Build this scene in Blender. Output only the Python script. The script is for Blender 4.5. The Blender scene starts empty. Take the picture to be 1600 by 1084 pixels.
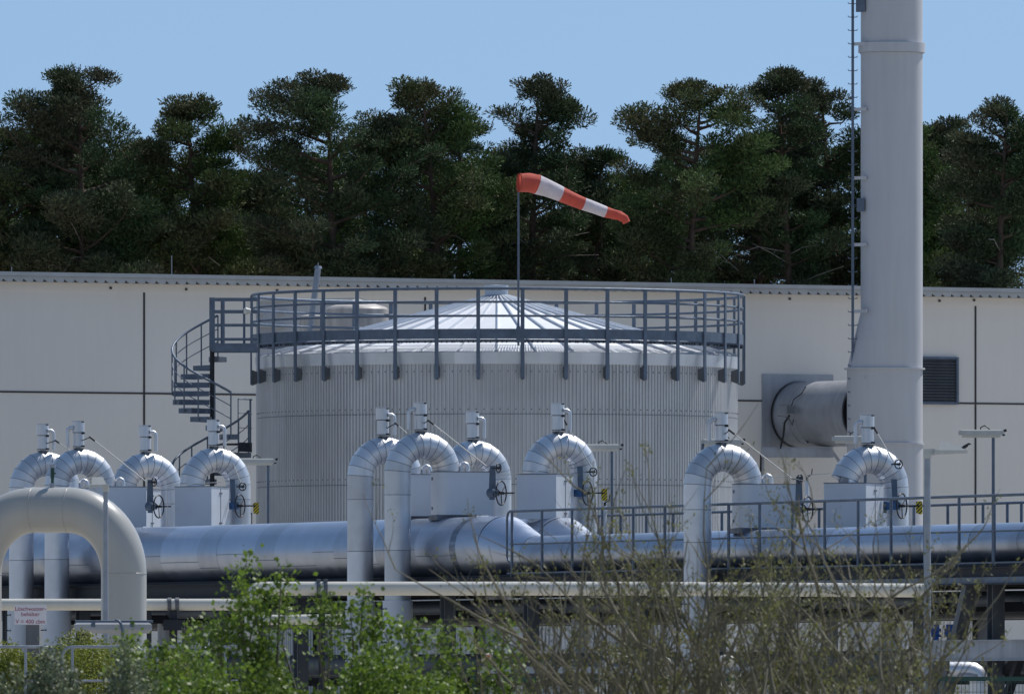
import bpy, math, random
import numpy as np
from mathutils import Vector, Matrix
R = math.radians
PI = math.pi
C = bpy.context.scene.collection
S = bpy.context.scene
F = 21100.0; HY = 1090.0; CZ = 1.7            # focal length and horizon in photo pixels, eye height

# ------------------------------------------------------------------ camera
cam = bpy.data.cameras.new('camera'); co = bpy.data.objects.new('camera', cam); C.objects.link(co)
co.location = (0, 0, CZ); co.rotation_euler = (R(90), 0, 0)
cam.lens = F / 1600 * 36; cam.sensor_width = 36; cam.shift_y = (HY - 542) / 1600
cam.clip_start = 1; cam.clip_end = 9000
cam.dof.use_dof = True; cam.dof.focus_distance = 262; cam.dof.aperture_fstop = 22
S.camera = co
# ------------------------------------------------------------------ sky and sun
SUN_EL, SUN_AZ = 55.0, 43.0                   # azimuth clockwise from the view direction
w = bpy.data.worlds.new('World'); S.world = w; w.use_nodes = True
nt = w.node_tree; bg = nt.nodes['Background']
sky = nt.nodes.new('ShaderNodeTexSky'); sky.sky_type = 'NISHITA'; sky.sun_disc = False
sky.sun_elevation = R(SUN_EL); sky.sun_rotation = R(SUN_AZ)
sky.air_density = 1.0; sky.dust_density = 0.0; sky.ozone_density = 1.0; sky.altitude = 0
tcw = nt.nodes.new('ShaderNodeTexCoord'); mpw = nt.nodes.new('ShaderNodeMapping'); mpw.vector_type = 'POINT'      # clear blue air: the low sky takes the colour of the sky higher up
mpw.inputs['Scale'].default_value = (1, 1, .85); mpw.inputs['Location'].default_value = (0, 0, .26)
nz = nt.nodes.new('ShaderNodeVectorMath'); nz.operation = 'NORMALIZE'
nt.links.new(tcw.outputs['Generated'], mpw.inputs[0]); nt.links.new(mpw.outputs[0], nz.inputs[0]); nt.links.new(nz.outputs[0], sky.inputs[0])
hs = nt.nodes.new('ShaderNodeHueSaturation'); hs.inputs['Saturation'].default_value = .97; hs.inputs['Hue'].default_value = .494
nt.links.new(sky.outputs[0], hs.inputs['Color']); nt.links.new(hs.outputs[0], bg.inputs['Color'])
bg.inputs['Strength'].default_value = 0.133
sd = bpy.data.lights.new('sun', 'SUN'); sd.energy = 4.8; sd.angle = R(0.53); sd.color = (1, .96, .9)
so = bpy.data.objects.new('sun', sd); C.objects.link(so); so.location = (50, 100, 120)
sdir = Vector((math.sin(R(SUN_AZ)) * math.cos(R(SUN_EL)), math.cos(R(SUN_AZ)) * math.cos(R(SUN_EL)), math.sin(R(SUN_EL))))
so.rotation_euler = sdir.to_track_quat('Z', 'Y').to_euler()
S.view_settings.view_transform = 'Standard'; S.view_settings.look = 'None'
S.view_settings.exposure = -0.15; S.view_settings.gamma = 1

# ------------------------------------------------------------------ materials
def mat(name, col, rough=.5, metal=0., noise=.12, scale=3., bump=0., bscale=40., var=0., streak=0., island=0., spec=.5, trans=0., col2=None, sc2=.45):
    m = bpy.data.materials.new(name); m.use_nodes = True; t = m.node_tree; L = t.links.new
    b = t.nodes['Principled BSDF']; b.inputs['Roughness'].default_value = rough; b.inputs['Metallic'].default_value = metal
    b.inputs['Specular IOR Level'].default_value = spec
    tc = t.nodes.new('ShaderNodeTexCoord')
    n = t.nodes.new('ShaderNodeTexNoise'); n.inputs['Scale'].default_value = scale; n.inputs['Detail'].default_value = 6
    L(tc.outputs['Object'], n.inputs['Vector'])
    mr = t.nodes.new('ShaderNodeMapRange'); mr.inputs[1].default_value = .3; mr.inputs[2].default_value = .7
    mr.inputs[3].default_value = 1 - noise; mr.inputs[4].default_value = 1 + noise
    L(n.outputs['Fac'], mr.inputs[0]); fac = mr.outputs[0]
    def mul(a, bb):
        x = t.nodes.new('ShaderNodeMath'); x.operation = 'MULTIPLY'; L(a, x.inputs[0]); L(bb, x.inputs[1]); return x.outputs[0]
    if streak:
        mp = t.nodes.new('ShaderNodeMapping'); mp.inputs['Scale'].default_value = (3, 3, .25); L(tc.outputs['Object'], mp.inputs[0])
        n2 = t.nodes.new('ShaderNodeTexNoise'); n2.inputs['Scale'].default_value = 2; n2.inputs['Detail'].default_value = 5; L(mp.outputs[0], n2.inputs['Vector'])
        m2 = t.nodes.new('ShaderNodeMapRange'); m2.inputs[1].default_value = .35; m2.inputs[2].default_value = .75; m2.inputs[3].default_value = 1 + streak * .3; m2.inputs[4].default_value = 1 - streak
        L(n2.outputs['Fac'], m2.inputs[0]); fac = mul(fac, m2.outputs[0])
    if var:
        a = t.nodes.new('ShaderNodeAttribute'); a.attribute_name = 'var'
        m3 = t.nodes.new('ShaderNodeMapRange'); m3.inputs[3].default_value = 1 - var; m3.inputs[4].default_value = 1 + var * .4; L(a.outputs['Fac'], m3.inputs[0]); fac = mul(fac, m3.outputs[0])
    if island:
        g = t.nodes.new('ShaderNodeNewGeometry'); m4 = t.nodes.new('ShaderNodeMapRange'); m4.inputs[3].default_value = 1 - island; m4.inputs[4].default_value = 1 + island
        L(g.outputs['Random Per Island'], m4.inputs[0]); fac = mul(fac, m4.outputs[0])
    mx = t.nodes.new('ShaderNodeVectorMath'); mx.operation = 'SCALE'; mx.inputs[0].default_value = col[:3]; L(fac, mx.inputs['Scale'])
    if col2:
        nn = t.nodes.new('ShaderNodeTexNoise'); nn.inputs['Scale'].default_value = sc2; nn.inputs['Detail'].default_value = 5; L(tc.outputs['Object'], nn.inputs['Vector'])
        q = t.nodes.new('ShaderNodeMapRange'); q.inputs[1].default_value = .40; q.inputs[2].default_value = .62; L(nn.outputs['Fac'], q.inputs[0])
        mc = t.nodes.new('ShaderNodeMix'); mc.data_type = 'RGBA'; mc.inputs[6].default_value = (*col[:3], 1); mc.inputs[7].default_value = (*col2, 1); L(q.outputs[0], mc.inputs[0]); L(mc.outputs[2], mx.inputs[0])
    L(mx.outputs[0], b.inputs['Base Color'])
    if metal > .3:
        r = t.nodes.new('ShaderNodeMapRange'); r.inputs[1].default_value = .3; r.inputs[2].default_value = .7; r.inputs[3].default_value = rough * .85; r.inputs[4].default_value = rough * 1.2
        n3 = t.nodes.new('ShaderNodeTexNoise'); n3.inputs['Scale'].default_value = scale * 2.3; n3.inputs['Detail'].default_value = 4; L(tc.outputs['Object'], n3.inputs['Vector'])
        L(n3.outputs['Fac'], r.inputs[0]); L(r.outputs[0], b.inputs['Roughness'])
    if bump:
        n4 = t.nodes.new('ShaderNodeTexNoise'); n4.inputs['Scale'].default_value = bscale; n4.inputs['Detail'].default_value = 3; L(tc.outputs['Object'], n4.inputs['Vector'])
        bp = t.nodes.new('ShaderNodeBump'); bp.inputs['Strength'].default_value = bump; bp.inputs['Distance'].default_value = .02
        L(n4.outputs['Fac'], bp.inputs['Height']); L(bp.outputs[0], b.inputs['Normal'])
    if trans:
        tr = t.nodes.new('ShaderNodeBsdfTranslucent'); L(mx.outputs[0], tr.inputs[0]); ms = t.nodes.new('ShaderNodeMixShader'); ms.inputs[0].default_value = trans
        L(b.outputs[0], ms.inputs[1]); L(tr.outputs[0], ms.inputs[2]); L(ms.outputs[0], t.nodes['Material Output'].inputs[0])
    return m
M = {}
M['alu'] = mat('aluminium_cladding', (.68, .70, .74), .47, .82, .05, 2.5, .06, 5, var=.20)
M['header'] = mat('header_cladding', (.45, .50, .60), .36, .9, .05, 1.5, .05, 4, var=.20)
M['alu_dark'] = mat('seam_metal', (.16, .17, .2), .5, .6)
M['box'] = mat('box_sheet', (.62, .655, .71), .5, .15, .06, 2, .05, 4)
M['galv'] = mat('galvanised_steel', (.115, .15, .205), .5, .35, .15, 5)
M['galv_light'] = mat('light_galvanised_steel', (.30, .33, .38), .45, .5, .12, 6)
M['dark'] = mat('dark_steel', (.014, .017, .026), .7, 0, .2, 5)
M['black'] = mat('black_paint', (.012, .012, .014), .4)
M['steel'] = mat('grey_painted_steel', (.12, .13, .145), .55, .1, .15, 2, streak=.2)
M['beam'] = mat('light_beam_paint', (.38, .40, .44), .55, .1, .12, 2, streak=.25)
M['shell'] = mat('tank_shell', (.57, .575, .585), .5, .5, .06, .8, streak=.10)
M['band'] = mat('tank_band', (.60, .64, .70), .42, .5, .07, 1.5, var=.15)
M['roof'] = mat('tank_roof', (.78, .80, .84), .5, .12, .06, 1.2, var=.12)
M['wall'] = mat('facade_panel', (.79, .745, .69), .75, 0, .03, .25, .05, 30, streak=.02)
M['joint'] = mat('panel_joint', (.05, .048, .05), .8)
M['trim'] = mat('roof_flashing', (.42, .43, .44), .5, .2, .08, 2)
M['stack'] = mat('chimney_paint', (.53, .535, .56), .6, .0, .035, .5, streak=.05)
M['duct'] = mat('duct_steel', (.38, .395, .43), .45, .4, .15, 1.2, .1, 3, streak=.15)
M['white'] = mat('white_pipe_paint', (.62, .60, .54), .38, 0, .06, 2, streak=.06)
M['bigpipe'] = mat('pale_grey_paint', (.42, .415, .395), .3, 0, .04, 1.2, streak=.04)
M['lamp'] = mat('lamp_housing', (.52, .52, .49), .45, 0, .06, 8)
M['lampglass'] = mat('lamp_cover', (.60, .60, .56), .15, 0, .03, 8)
M['red'] = mat('red_fabric', (.62, .13, .09), .8, 0, .10, 6, .6, 7, trans=.35)
M['wfab'] = mat('white_fabric', (.70, .68, .72), .8, 0, .06, 6, .6, 7, trans=.3)
M['blue'] = mat('blue_paint', (.03, .11, .26), .4, 0, .12, 9)
M['bluev'] = mat('bright_blue_paint', (.02, .14, .6), .4)
M['sign'] = mat('sign_white', (.72, .70, .74), .5, 0, .03)
M['letter'] = mat('sign_letter', (.36, .03, .09), .5)
M['orange'] = mat('orange_paint', (.75, .12, .04), .5)
M['green'] = mat('green_paint', (.015, .06, .05), .5)
M['bark'] = mat('pine_bark', (.10, .065, .045), .9, 0, .35, 4)
M['deadwood'] = mat('dead_wood', (.30, .26, .22), .9, 0, .2, 4)
M['needle'] = mat('pine_needles', (.052, .088, .036), .7, 0, .35, .6, island=.55, spec=.2, trans=.10, col2=(.088, .090, .050))
M['needle2'] = mat('pine_needles_green', (.075, .122, .036), .7, 0, .35, .6, island=.55, spec=.2, trans=.10, col2=(.105, .105, .05))
M['leaf'] = mat('shrub_leaf', (.135, .205, .03), .5, 0, .3, 1.5, island=.45, spec=.4, trans=.38)
M['leafgrey'] = mat('grey_leaf', (.15, .18, .105), .6, 0, .3, 2, island=.5, trans=.2)
M['leafyellow'] = mat('yellow_leaf', (.20, .23, .035), .6, 0, .35, 2, island=.4, trans=.3)
M['bud'] = mat('young_leaf', (.15, .155, .05), .6, 0, .3, 2, island=.4, trans=.35)
M['twig'] = mat('twig_bark', (.16, .145, .10), .85, 0, .35, 5)
M['flower'] = mat('petal', (.6, .05, .05), .6)
M['ground'] = mat('gravel_ground', (.36, .335, .29), .95, 0, .3, .8, .2, 6)
M['grass'] = mat('grass_bank', (.09, .12, .04), .95, 0, .4, 1.5, .3, 8)
M['drum'] = mat('weathered_white', (.50, .46, .43), .5, 0, .12, 1.5, streak=.3)
M['bird'] = mat('bird_feather', (.015, .015, .02), .6)
def stripes():
    m = mat('hazard_stripes', (.9, .6, 0), .5); t = m.node_tree; L = t.links.new
    tc = t.nodes.new('ShaderNodeTexCoord'); sp = t.nodes.new('ShaderNodeSeparateXYZ'); L(tc.outputs['Object'], sp.inputs[0])
    a = t.nodes.new('ShaderNodeMath'); a.operation = 'SUBTRACT'; L(sp.outputs['Z'], a.inputs[0]); L(sp.outputs['X'], a.inputs[1])
    b = t.nodes.new('ShaderNodeMath'); b.operation = 'MULTIPLY'; b.inputs[1].default_value = 17; L(a.outputs[0], b.inputs[0])
    c = t.nodes.new('ShaderNodeMath'); c.operation = 'FRACT'; L(b.outputs[0], c.inputs[0])
    d = t.nodes.new('ShaderNodeMath'); d.operation = 'GREATER_THAN'; d.inputs[1].default_value = .5; L(c.outputs[0], d.inputs[0])
    mx = t.nodes.new('ShaderNodeMix'); mx.data_type = 'RGBA'; L(d.outputs[0], mx.inputs[0]); mx.inputs[6].default_value = (.85, .62, .01, 1); mx.inputs[7].default_value = (.02, .02, .02, 1)
    L(mx.outputs[2], t.nodes['Principled BSDF'].inputs['Base Color']); return m
M['hazard'] = stripes()

# ------------------------------------------------------------------ mesh helpers
def P(px, py, D): return Vector(((px - 800) / F * D, D, CZ + (HY - py) / F * D))
def ZY(py, D): return CZ + (HY - py) / F * D
def ZZ(z): return Vector((0, 0, z))

class MB:
    def __init__(s): s.v = []; s.f = []; s.s = []; s.a = []; s.m = []; s.var = .5; s.mi = 0
    def face(s, idx, sm=False): s.f.append(idx); s.s.append(sm); s.a.append(s.var); s.m.append(s.mi)
    def box(s, c, h, m=None):
        c = Vector(c); n = len(s.v)
        for x in (-1, 1):
            for y in (-1, 1):
                for z in (-1, 1):
                    q = Vector((x * h[0], y * h[1], z * h[2]))
                    s.v.append(c + (m @ q if m else q))
        for q in ((0, 1, 3, 2), (4, 6, 7, 5), (0, 4, 5, 1), (2, 3, 7, 6), (0, 2, 6, 4), (1, 5, 7, 3)): s.face([n + i for i in q])
        return s
    def bar(s, a, b, wd, ht, up=(0, 0, 1)):
        a = Vector(a); b = Vector(b); d = (b - a); l = d.length; d.normalize()
        side = d.cross(Vector(up))
        if side.length < 1e-4: side = d.cross(Vector((1, 0, 0)))
        side.normalize(); u2 = side.cross(d)
        m = Matrix((side, d, u2)).transposed()
        return s.box((a + b) / 2, (wd / 2, l / 2, ht / 2), m)
    def tube(s, pts, r, n=10, caps=True, split=False):
        pts = [Vector(p) for p in pts]; k = len(pts)
        rr = r if isinstance(r, (list, tuple)) else [r] * k
        tg = []
        for i in range(k):
            if i == 0: t = pts[1] - pts[0]
            elif i == k - 1: t = pts[-1] - pts[-2]
            else: t = (pts[i] - pts[i - 1]).normalized() + (pts[i + 1] - pts[i]).normalized()
            tg.append(t.normalized())
        ref = Vector((0, 0, 1)) if abs(tg[0].z) < .9 else Vector((1, 0, 0))
        x = tg[0].cross(ref).normalized(); rings = []
        for i in range(k):
            t = tg[i]; x = (x - t * x.dot(t)).normalized(); y = t.cross(x)
            ring = []
            for j in range(n):
                a = 2 * PI * j / n; d = x * math.cos(a) + y * math.sin(a)
                if 0 < i < k - 1:      # mitre: stretch along the bend
                    din = (pts[i] - pts[i - 1]).normalized()
                    e = d - din * 0; 
                    p = pts[i] + d * rr[i]
                    # keep the section circular about the incoming axis
                    bis = t; axis = din; q = pts[i] + (d - axis * d.dot(axis)).normalized() * rr[i]
                    den = axis.dot(bis)
                    if den > .3: p = q + axis * ((pts[i] - q).dot(bis) / den)
                    ring.append(p)
                else: ring.append(pts[i] + d * rr[i])
            rings.append(ring)
        if split:
            for i in range(k - 1):
                n0 = len(s.v); s.var = random.random(); s.v += rings[i] + rings[i + 1]
                for j in range(n): s.face([n0 + j, n0 + (j + 1) % n, n0 + n + (j + 1) % n, n0 + n + j], True)
            s.var = .5
        else:
            n0 = len(s.v)
            for g in rings: s.v += g
            for i in range(k - 1):
                for j in range(n): s.face([n0 + i * n + j, n0 + i * n + (j + 1) % n, n0 + (i + 1) * n + (j + 1) % n, n0 + (i + 1) * n + j], True)
        if caps:
            n0 = len(s.v); s.v += rings[0]; s.face(list(range(n0, n0 + n))[::-1])
            n0 = len(s.v); s.v += rings[-1]; s.face(list(range(n0, n0 + n)))
        s.rings = rings
        return s
    def lathe(s, prof, c, n=48, sm=True, split=True):
        c = Vector(c)
        for i in range(len(prof) - 1):
            n0 = len(s.v)
            for (r, z) in (prof[i], prof[i + 1]):
                for j in range(n): a = 2 * PI * j / n; s.v.append(c + Vector((r * math.cos(a), r * math.sin(a), z)))
            for j in range(n): s.face([n0 + j, n0 + (j + 1) % n, n0 + n + (j + 1) % n, n0 + n + j], sm)
        return s
    def prism(s, pts, d):
        pts = [Vector(p) for p in pts]; d = Vector(d); n = len(pts); n0 = len(s.v)
        s.v += pts + [p + d for p in pts]
        s.face(list(range(n0, n0 + n))); s.face(list(range(n0 + n, n0 + 2 * n))[::-1])
        for j in range(n): s.face([n0 + j, n0 + n + j, n0 + n + (j + 1) % n, n0 + (j + 1) % n])
        return s
    def build(s, name, m, parent=None):
        off = root_loc(parent) if parent else Vector((0, 0, 0))
        me = bpy.data.meshes.new(name); me.from_pydata([tuple(v - off) for v in s.v], [], s.f)
        me.polygons.foreach_set('use_smooth', s.s)
        at = me.attributes.new('var', 'FLOAT', 'FACE'); at.data.foreach_set('value', s.a)
        for q in (m if isinstance(m, (list, tuple)) else [m]): me.materials.append(M[q])
        me.polygons.foreach_set('material_index', s.m); me.update()
        o = bpy.data.objects.new(name, me); C.objects.link(o)
        if parent: o.parent = parent
        return o
def root_loc(o):
    while o.parent: o = o.parent
    return o.location.copy()
def tag(o, label, cat, group=None, kind=None):
    if label: o['label'] = label
    if cat: o['category'] = cat
    if group: o['group'] = group
    if kind: o['kind'] = kind
    return o
def thing(name, label, cat, loc, group=None):
    o = bpy.data.objects.new(name, None); C.objects.link(o); o.location = loc; o.empty_display_size = .3
    return tag(o, label, cat, group)
def bigmesh(name, m, V, Fc, parent=None, sm=False):
    """numpy mesh: V (n,3), Fc (m,3 or 4)"""
    if parent is not None: V = V - np.array(root_loc(parent))
    me = bpy.data.meshes.new(name); k = Fc.shape[1]
    me.vertices.add(len(V)); me.vertices.foreach_set('co', V.astype(np.float32).ravel())
    me.loops.add(Fc.size); me.loops.foreach_set('vertex_index', Fc.astype(np.int32).ravel())
    me.polygons.add(len(Fc)); me.polygons.foreach_set('loop_start', np.arange(0, Fc.size, k, dtype=np.int32))
    me.polygons.foreach_set('use_smooth', np.full(len(Fc), sm))
    me.materials.append(M[m]); me.update(calc_edges=True); me.validate()
    o = bpy.data.objects.new(name, me); C.objects.link(o)
    if parent is not None: o.parent = parent
    return o

random.seed(3)
# ------------------------------------------------------------------ ground
def ground():
    ys = [-40, 20, 60, 110, 140, 150, 156, 162, 186, 192, 198, 230, 330, 420, 700, 1500, 6000]
    xs = [-3000, -300, -60, -20, -8, -4, 0, 4, 8, 20, 60, 300, 3000]
    def h(x, y): return 1.22 if 156 < y < 190 and x < 3 else (0.9 if y in (156, 192) and x < 3 else 0)
    b = MB(); nx = len(xs)
    for y in ys:
        for x in xs: b.v.append(Vector((x, y, h(x, y))))
    for i in range(len(ys) - 1):
        for j in range(nx - 1): n = i * nx + j; b.face([n, n + 1, n + nx + 1, n + nx], True)
    tag(b.build('ground', 'ground'), None, None, kind='structure')
ground()

# ------------------------------------------------------------------ building behind
WL = P(0, 1000, 345); WR = P(1600, 1000, 359.5)
wd = Vector((WR.x - WL.x, WR.y - WL.y, 0)).normalized(); wn = Vector((wd.y, -wd.x, 0))   # wall direction, outward normal
def wall_pt(px, py=None, out=0.):
    k = (px - 800) / F; t = (k * WL.y - WL.x) / (wd.x - k * wd.y)
    q = Vector((WL.x, WL.y, 0)) + wd * t
    if py is not None: q.z = ZY(py, q.y)
    return q + wn * out
def building():
    t = thing('industrial_hall', 'long low hall with beige panel facade and corrugated roof edge behind the tank', 'building', wall_pt(800))
    a = wall_pt(-700); b = wall_pt(2400); back = -wn * 14
    z1 = 12.36
    mb = MB(); mb.prism([a, b, b + back, a + back], (0, 0, z1)); mb.build('wall', 'wall', t)
    # band above the upper joint (slightly proud trim panel)
    zt = ZY(457, wall_pt(225).y)
    mb = MB(); mb.box((a + b) / 2 + wn * .01 + ZZ((zt + z1) / 2), ((b - a).length / 2, .012, (z1 - zt) / 2), Matrix((wd, wn, Vector((0, 0, 1)))).transposed())
    mb.build('cornice_panel', 'wall', t)
    MT = Matrix((wd, wn, Vector((0, 0, 1)))).transposed()
    zs = 9.52
    mb = MB(); mb.box((a + b) / 2 + wn * .008 + ZZ(zs), ((b - a).length / 2, .01, .022), MT); mb.build('horizontal_joint', 'joint', t)
    for px in (-214, 225, 664, 1102, 1524, 1960):
        mb = MB(); q = wall_pt(px, out=.008); mb.box(q + ZZ((zt) / 2), (.024, .011, zt / 2), MT); mb.build('vertical_joint', 'joint', t)
    # roof : flashing + corrugated overhang
    Lw = (b - a).length; n = int(Lw / .292); mb = MB()
    zc = z1 - .005
    prof = [(0, -.03), (.13, -.03), (.15, .045), (.27, -.03), (.292, -.03)]
    for i in range(n):
        for (u0, h0), (u1, h1) in zip(prof[:-1], prof[1:]):
            p0 = a + wd * (i * .292 + u0); p1 = a + wd * (i * .292 + u1)
            n0 = len(mb.v); mb.v += [p0 + wn * .42 + ZZ(zc + h0), p1 + wn * .42 + ZZ(zc + h1), p1 - wn * 1 + ZZ(zc + h1), p0 - wn * 1 + ZZ(zc + h0)]; mb.face([n0, n0 + 1, n0 + 2, n0 + 3])
            mb.v += [p0 + wn * .42 + ZZ(zc + h0), p1 + wn * .42 + ZZ(zc + h1), p1 + wn * .42 + ZZ(zc + .11), p0 + wn * .42 + ZZ(zc + .11)]; mb.face([n0 + 4, n0 + 5, n0 + 6, n0 + 7])
    mb.build('corrugated_eave', 'trim', t)
    mb = MB(); mb.box((a + b) / 2 + wn * .36 + ZZ(zc + .03), (Lw / 2, .02, .055), MT); mb.build('eave_gap_shade', 'joint', t)  # dark strip painting the shade in the gaps of the corrugated edge
    mb = MB(); mb.box((a + b) / 2 + wn * .40 + ZZ(zc + .165), (Lw / 2, .08, .052), MT); f = mb.build('roof_flashing', 'trim', t)
    mb = MB(); mb.box((a + b) / 2 - wn * 6.9 + ZZ(zc + .15), (Lw / 2, 7.2, .045), MT); mb.build('roof', 'trim', t)
    # louver
    p0 = wall_pt(1408, 558); p1 = wall_pt(1495, 558); zt_, zb = ZY(558, p1.y), ZY(632, p1.y); W = (p1 - p0).length
    c = (p0 + p1) / 2; c.z = (zt_ + zb) / 2
    mb = MB(); hh = (zt_ - zb) / 2
    for sx in (-1, 1): mb.box(c + wd * sx * (W / 2 - .03) + wn * .05, (.035, .05, hh), MT)
    for sz in (-1, 1): mb.box(c + ZZ(sz * (hh - .03)) + wn * .05, (W / 2 - .066, .048, .032), MT)
    lv = mb.build('louver_frame', 'galv', t)
    mb = MB(); k = 15
    for i in range(k):
        z = zb + .08 + (zt_ - zb - .15) * i / (k - 1)
        m2 = MT @ Matrix.Rotation(R(-40), 3, 'X'); mb.box(Vector((c.x, c.y, z)) + wn * .05, (W / 2 - .07, .042, .006), m2)
    mb.build('louver_slats', 'steel', lv)
    mb = MB(); mb.box(c + wn * .012, (W / 2 - .03, .012, hh - .03), MT); mb.build('louver_back', 'black', lv)
    for px, py in ((260, 400), (702, 430), (10, 424), (1040, 436), (1170, 441)):
        q = wall_pt(px, py, .3); mb = MB(); q0 = q.copy(); q0.z = zc + .2; mb.tube([q0, q0 + ZZ(max(.15, q.z - q0.z))], .012, 6); mb.build('lightning_rod', 'galv_light', t)
    # small wall fixtures : vents dots
    mb = MB()
    for px, py in ((172, 450), (290, 452), (432, 454), (1233, 467), (1467, 470), (1521, 469)): mb.box(wall_pt(px, py, .03), (.03, .02, .03), MT)
    mb.build('wall_bolt', 'joint', t)
building()

# ------------------------------------------------------------------ storage tank
TC = Vector(((777.5 - 800) / F * 320, 320, 0)); RS_, RR = 5.69, 5.84
def tank():
    t = thing('storage_tank', 'large round storage tank with ribbed silver cladding and low conical roof', 'tank', TC)
    # ribbed shell with 386 ribs
    n = 386; b = MB(); zs = [0, 3.4, 5.02, 5.035, 6.66, 6.675, 8.30, 8.315, 9.50]
    prof = [(0, 0), (.30, 0), (.40, -.03), (.82, -.03), (.92, 0)]
    cols = []
    for i in range(n):
        for u, d in prof: cols.append((2 * PI * (i + u) / n, RS_ + d))
    nc = len(cols)
    for k, z in enumerate(zs):
        dr = -.012 if k % 2 == 1 and k > 1 else 0
        for a, r in cols: b.v.append(TC + Vector((math.cos(a) * (r + dr * 0), math.sin(a) * (r + dr * 0), z)))
    for k in range(len(zs) - 1):
        for j in range(nc): b.face([k * nc + j, k * nc + (j + 1) % nc, (k + 1) * nc + (j + 1) % nc, (k + 1) * nc + j])
    sh = b.build('shell', 'shell', t)
    b = MB()
    for z in (8.31, 6.67, 5.03): b.lathe([(RS_ + .003, z - .007), (RS_ + .006, z - .007), (RS_ + .006, z + .007), (RS_ + .003, z + .007)], TC, 180)
    b.build('cladding_joint', 'alu_dark', sh)
    b = MB(); rnd = random.Random(5)
    for z in (9.30, 8.42, 6.80):
        for i in range(n):
            if i % 2: continue
            a = 2 * PI * (i + .15) / n
            if math.sin(a) > .25: continue
            c = TC + Vector((math.cos(a) * (RS_ + .004), math.sin(a) * (RS_ + .004), z)); b.box(c, (.011, .006, .011), Matrix.Rotation(a + PI / 2, 3, 'Z'))
    sc = b.build('cladding_screws', 'joint', sh); sc['kind'] = 'stuff'
    b = MB()
    m = 36
    for i in range(m):
        b.var = random.random(); n0 = len(b.v); k = 5
        for z, r in ((9.47, RS_ + .03), (9.75, RS_ + .06)):
            for j in range(k + 1): a = 2 * PI * (i + j / k) / m; b.v.append(TC + Vector((r * math.cos(a), r * math.sin(a), z)))
        for j in range(k): b.face([n0 + j, n0 + j + 1, n0 + k + 2 + j, n0 + k + 1 + j], True)
    b.lathe([(RS_ - .03, 9.47), (RS_ + .03, 9.47)], TC, 96)
    b.build('eave_band', 'band', t)
    # corrugated filler strip at the eave
    b = MB(); n2 = 480
    for i in range(n2):
        a0 = 2 * PI * i / n2; a1 = 2 * PI * (i + .5) / n2; r0, r1 = RS_ + .05, RS_ - .28
        if math.sin(a0) > .3: continue
        if rnd.random() < .12: continue
        n0 = len(b.v)
        for r, z in ((r0, 9.765), (r1, 9.845)):
            for a in (a0, a1): b.v.append(TC + Vector((r * math.cos(a), r * math.sin(a), z)))
        b.face([n0, n0 + 1, n0 + 3, n0 + 2])
    fs = b.build('eave_filler', 'band', t); fs['kind'] = 'stuff'
    # cone roof with 40 raised seams
    b = MB(); m = 40; zr = lambda r: 9.755 + (5.74 - r) * .262
    for i in range(m):
        b.var = random.random(); n0 = len(b.v)
        rs = (5.74, 3.5, .25)
        for r in rs:
            for j in range(4): a = 2 * PI * (i + j / 3) / m; b.v.append(TC + Vector((r * math.cos(a), r * math.sin(a), zr(r))))
        for q in range(2):
            for j in range(3): b.face([n0 + q * 4 + j, n0 + q * 4 + j + 1, n0 + q * 4 + 5 + j, n0 + q * 4 + 4 + j], False)
    rf = b.build('roof', 'roof', t)
    b = MB()
    for i in range(m):
        a = 2 * PI * i / m; d = Vector((math.cos(a), math.sin(a), 0))
        b.bar(TC + d * 5.72 + ZZ(zr(5.72) + .028), TC + d * .27 + ZZ(zr(.27) + .028), .035, .055)
    b.build('roof_seams', 'band', rf)
    b = MB(); b.lathe([(.30, 11.18), (.275, 11.2), (.275, 11.34), (.285, 11.35), (.285, 11.47), (.0, 11.485)], TC + Vector((-.03, 0, 0)), 32)
    b.build('roof_cap', 'band', rf)
    # walkway ring
    b = MB()
    for i in range(540):
        a = 2 * PI * i / 540; d = Vector((math.cos(a), math.sin(a), 0)); b.bar(TC + d * 5.05 + ZZ(10.02), TC + d * (RR - .03) + ZZ(10.02), .006, .024)
    for r in (5.04, 5.3, 5.56): b.lathe([(r, 9.99), (r, 10.045)], TC, 120)
    wk = b.build('walkway', 'galv', t)
    b = MB(); rnd = random.Random(8)
    for i in range(360):
        a = 2 * PI * (i + rnd.random() * .6) / 360
        if math.sin(a) > 0 or rnd.random() < .25: continue
        r = RR - .06 - rnd.random() * .05; b.box(TC + Vector((r * math.cos(a), r * math.sin(a), 9.985)), (.02, .02, .02))
    cl = b.build('grating_clips', 'dark', wk); cl['kind'] = 'stuff'
    b = MB(); b.lathe([(RR - .012, 10.05), (RR, 10.05), (RR, 10.285), (RR - .012, 10.285), (RR - .012, 10.05)], TC, 120)
    b.lathe([(RR - .07, 10.046), (RR - .001, 10.046)], TC, 120)
    b.build('toe_board', 'galv', wk)
    for z, r in ((11.22, .036), (10.91, .028), (10.585, .028)):
        b = MB(); n0 = 0; k = 144
        for i in range(k):
            for j in range(8):
                a = 2 * PI * i / k; c = 2 * PI * j / 8; rr = RR - .02 + r * math.cos(c); b.v.append(TC + Vector((rr * math.cos(a), rr * math.sin(a), z + r * math.sin(c))))
        for i in range(k):
            for j in range(8): i2 = (i + 1) % k; b.face([i * 8 + j, i2 * 8 + j, i2 * 8 + (j + 1) % 8, i * 8 + (j + 1) % 8], True)
        b.build('hand_rail' if z > 11 else 'knee_rail', 'galv', wk)
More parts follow.
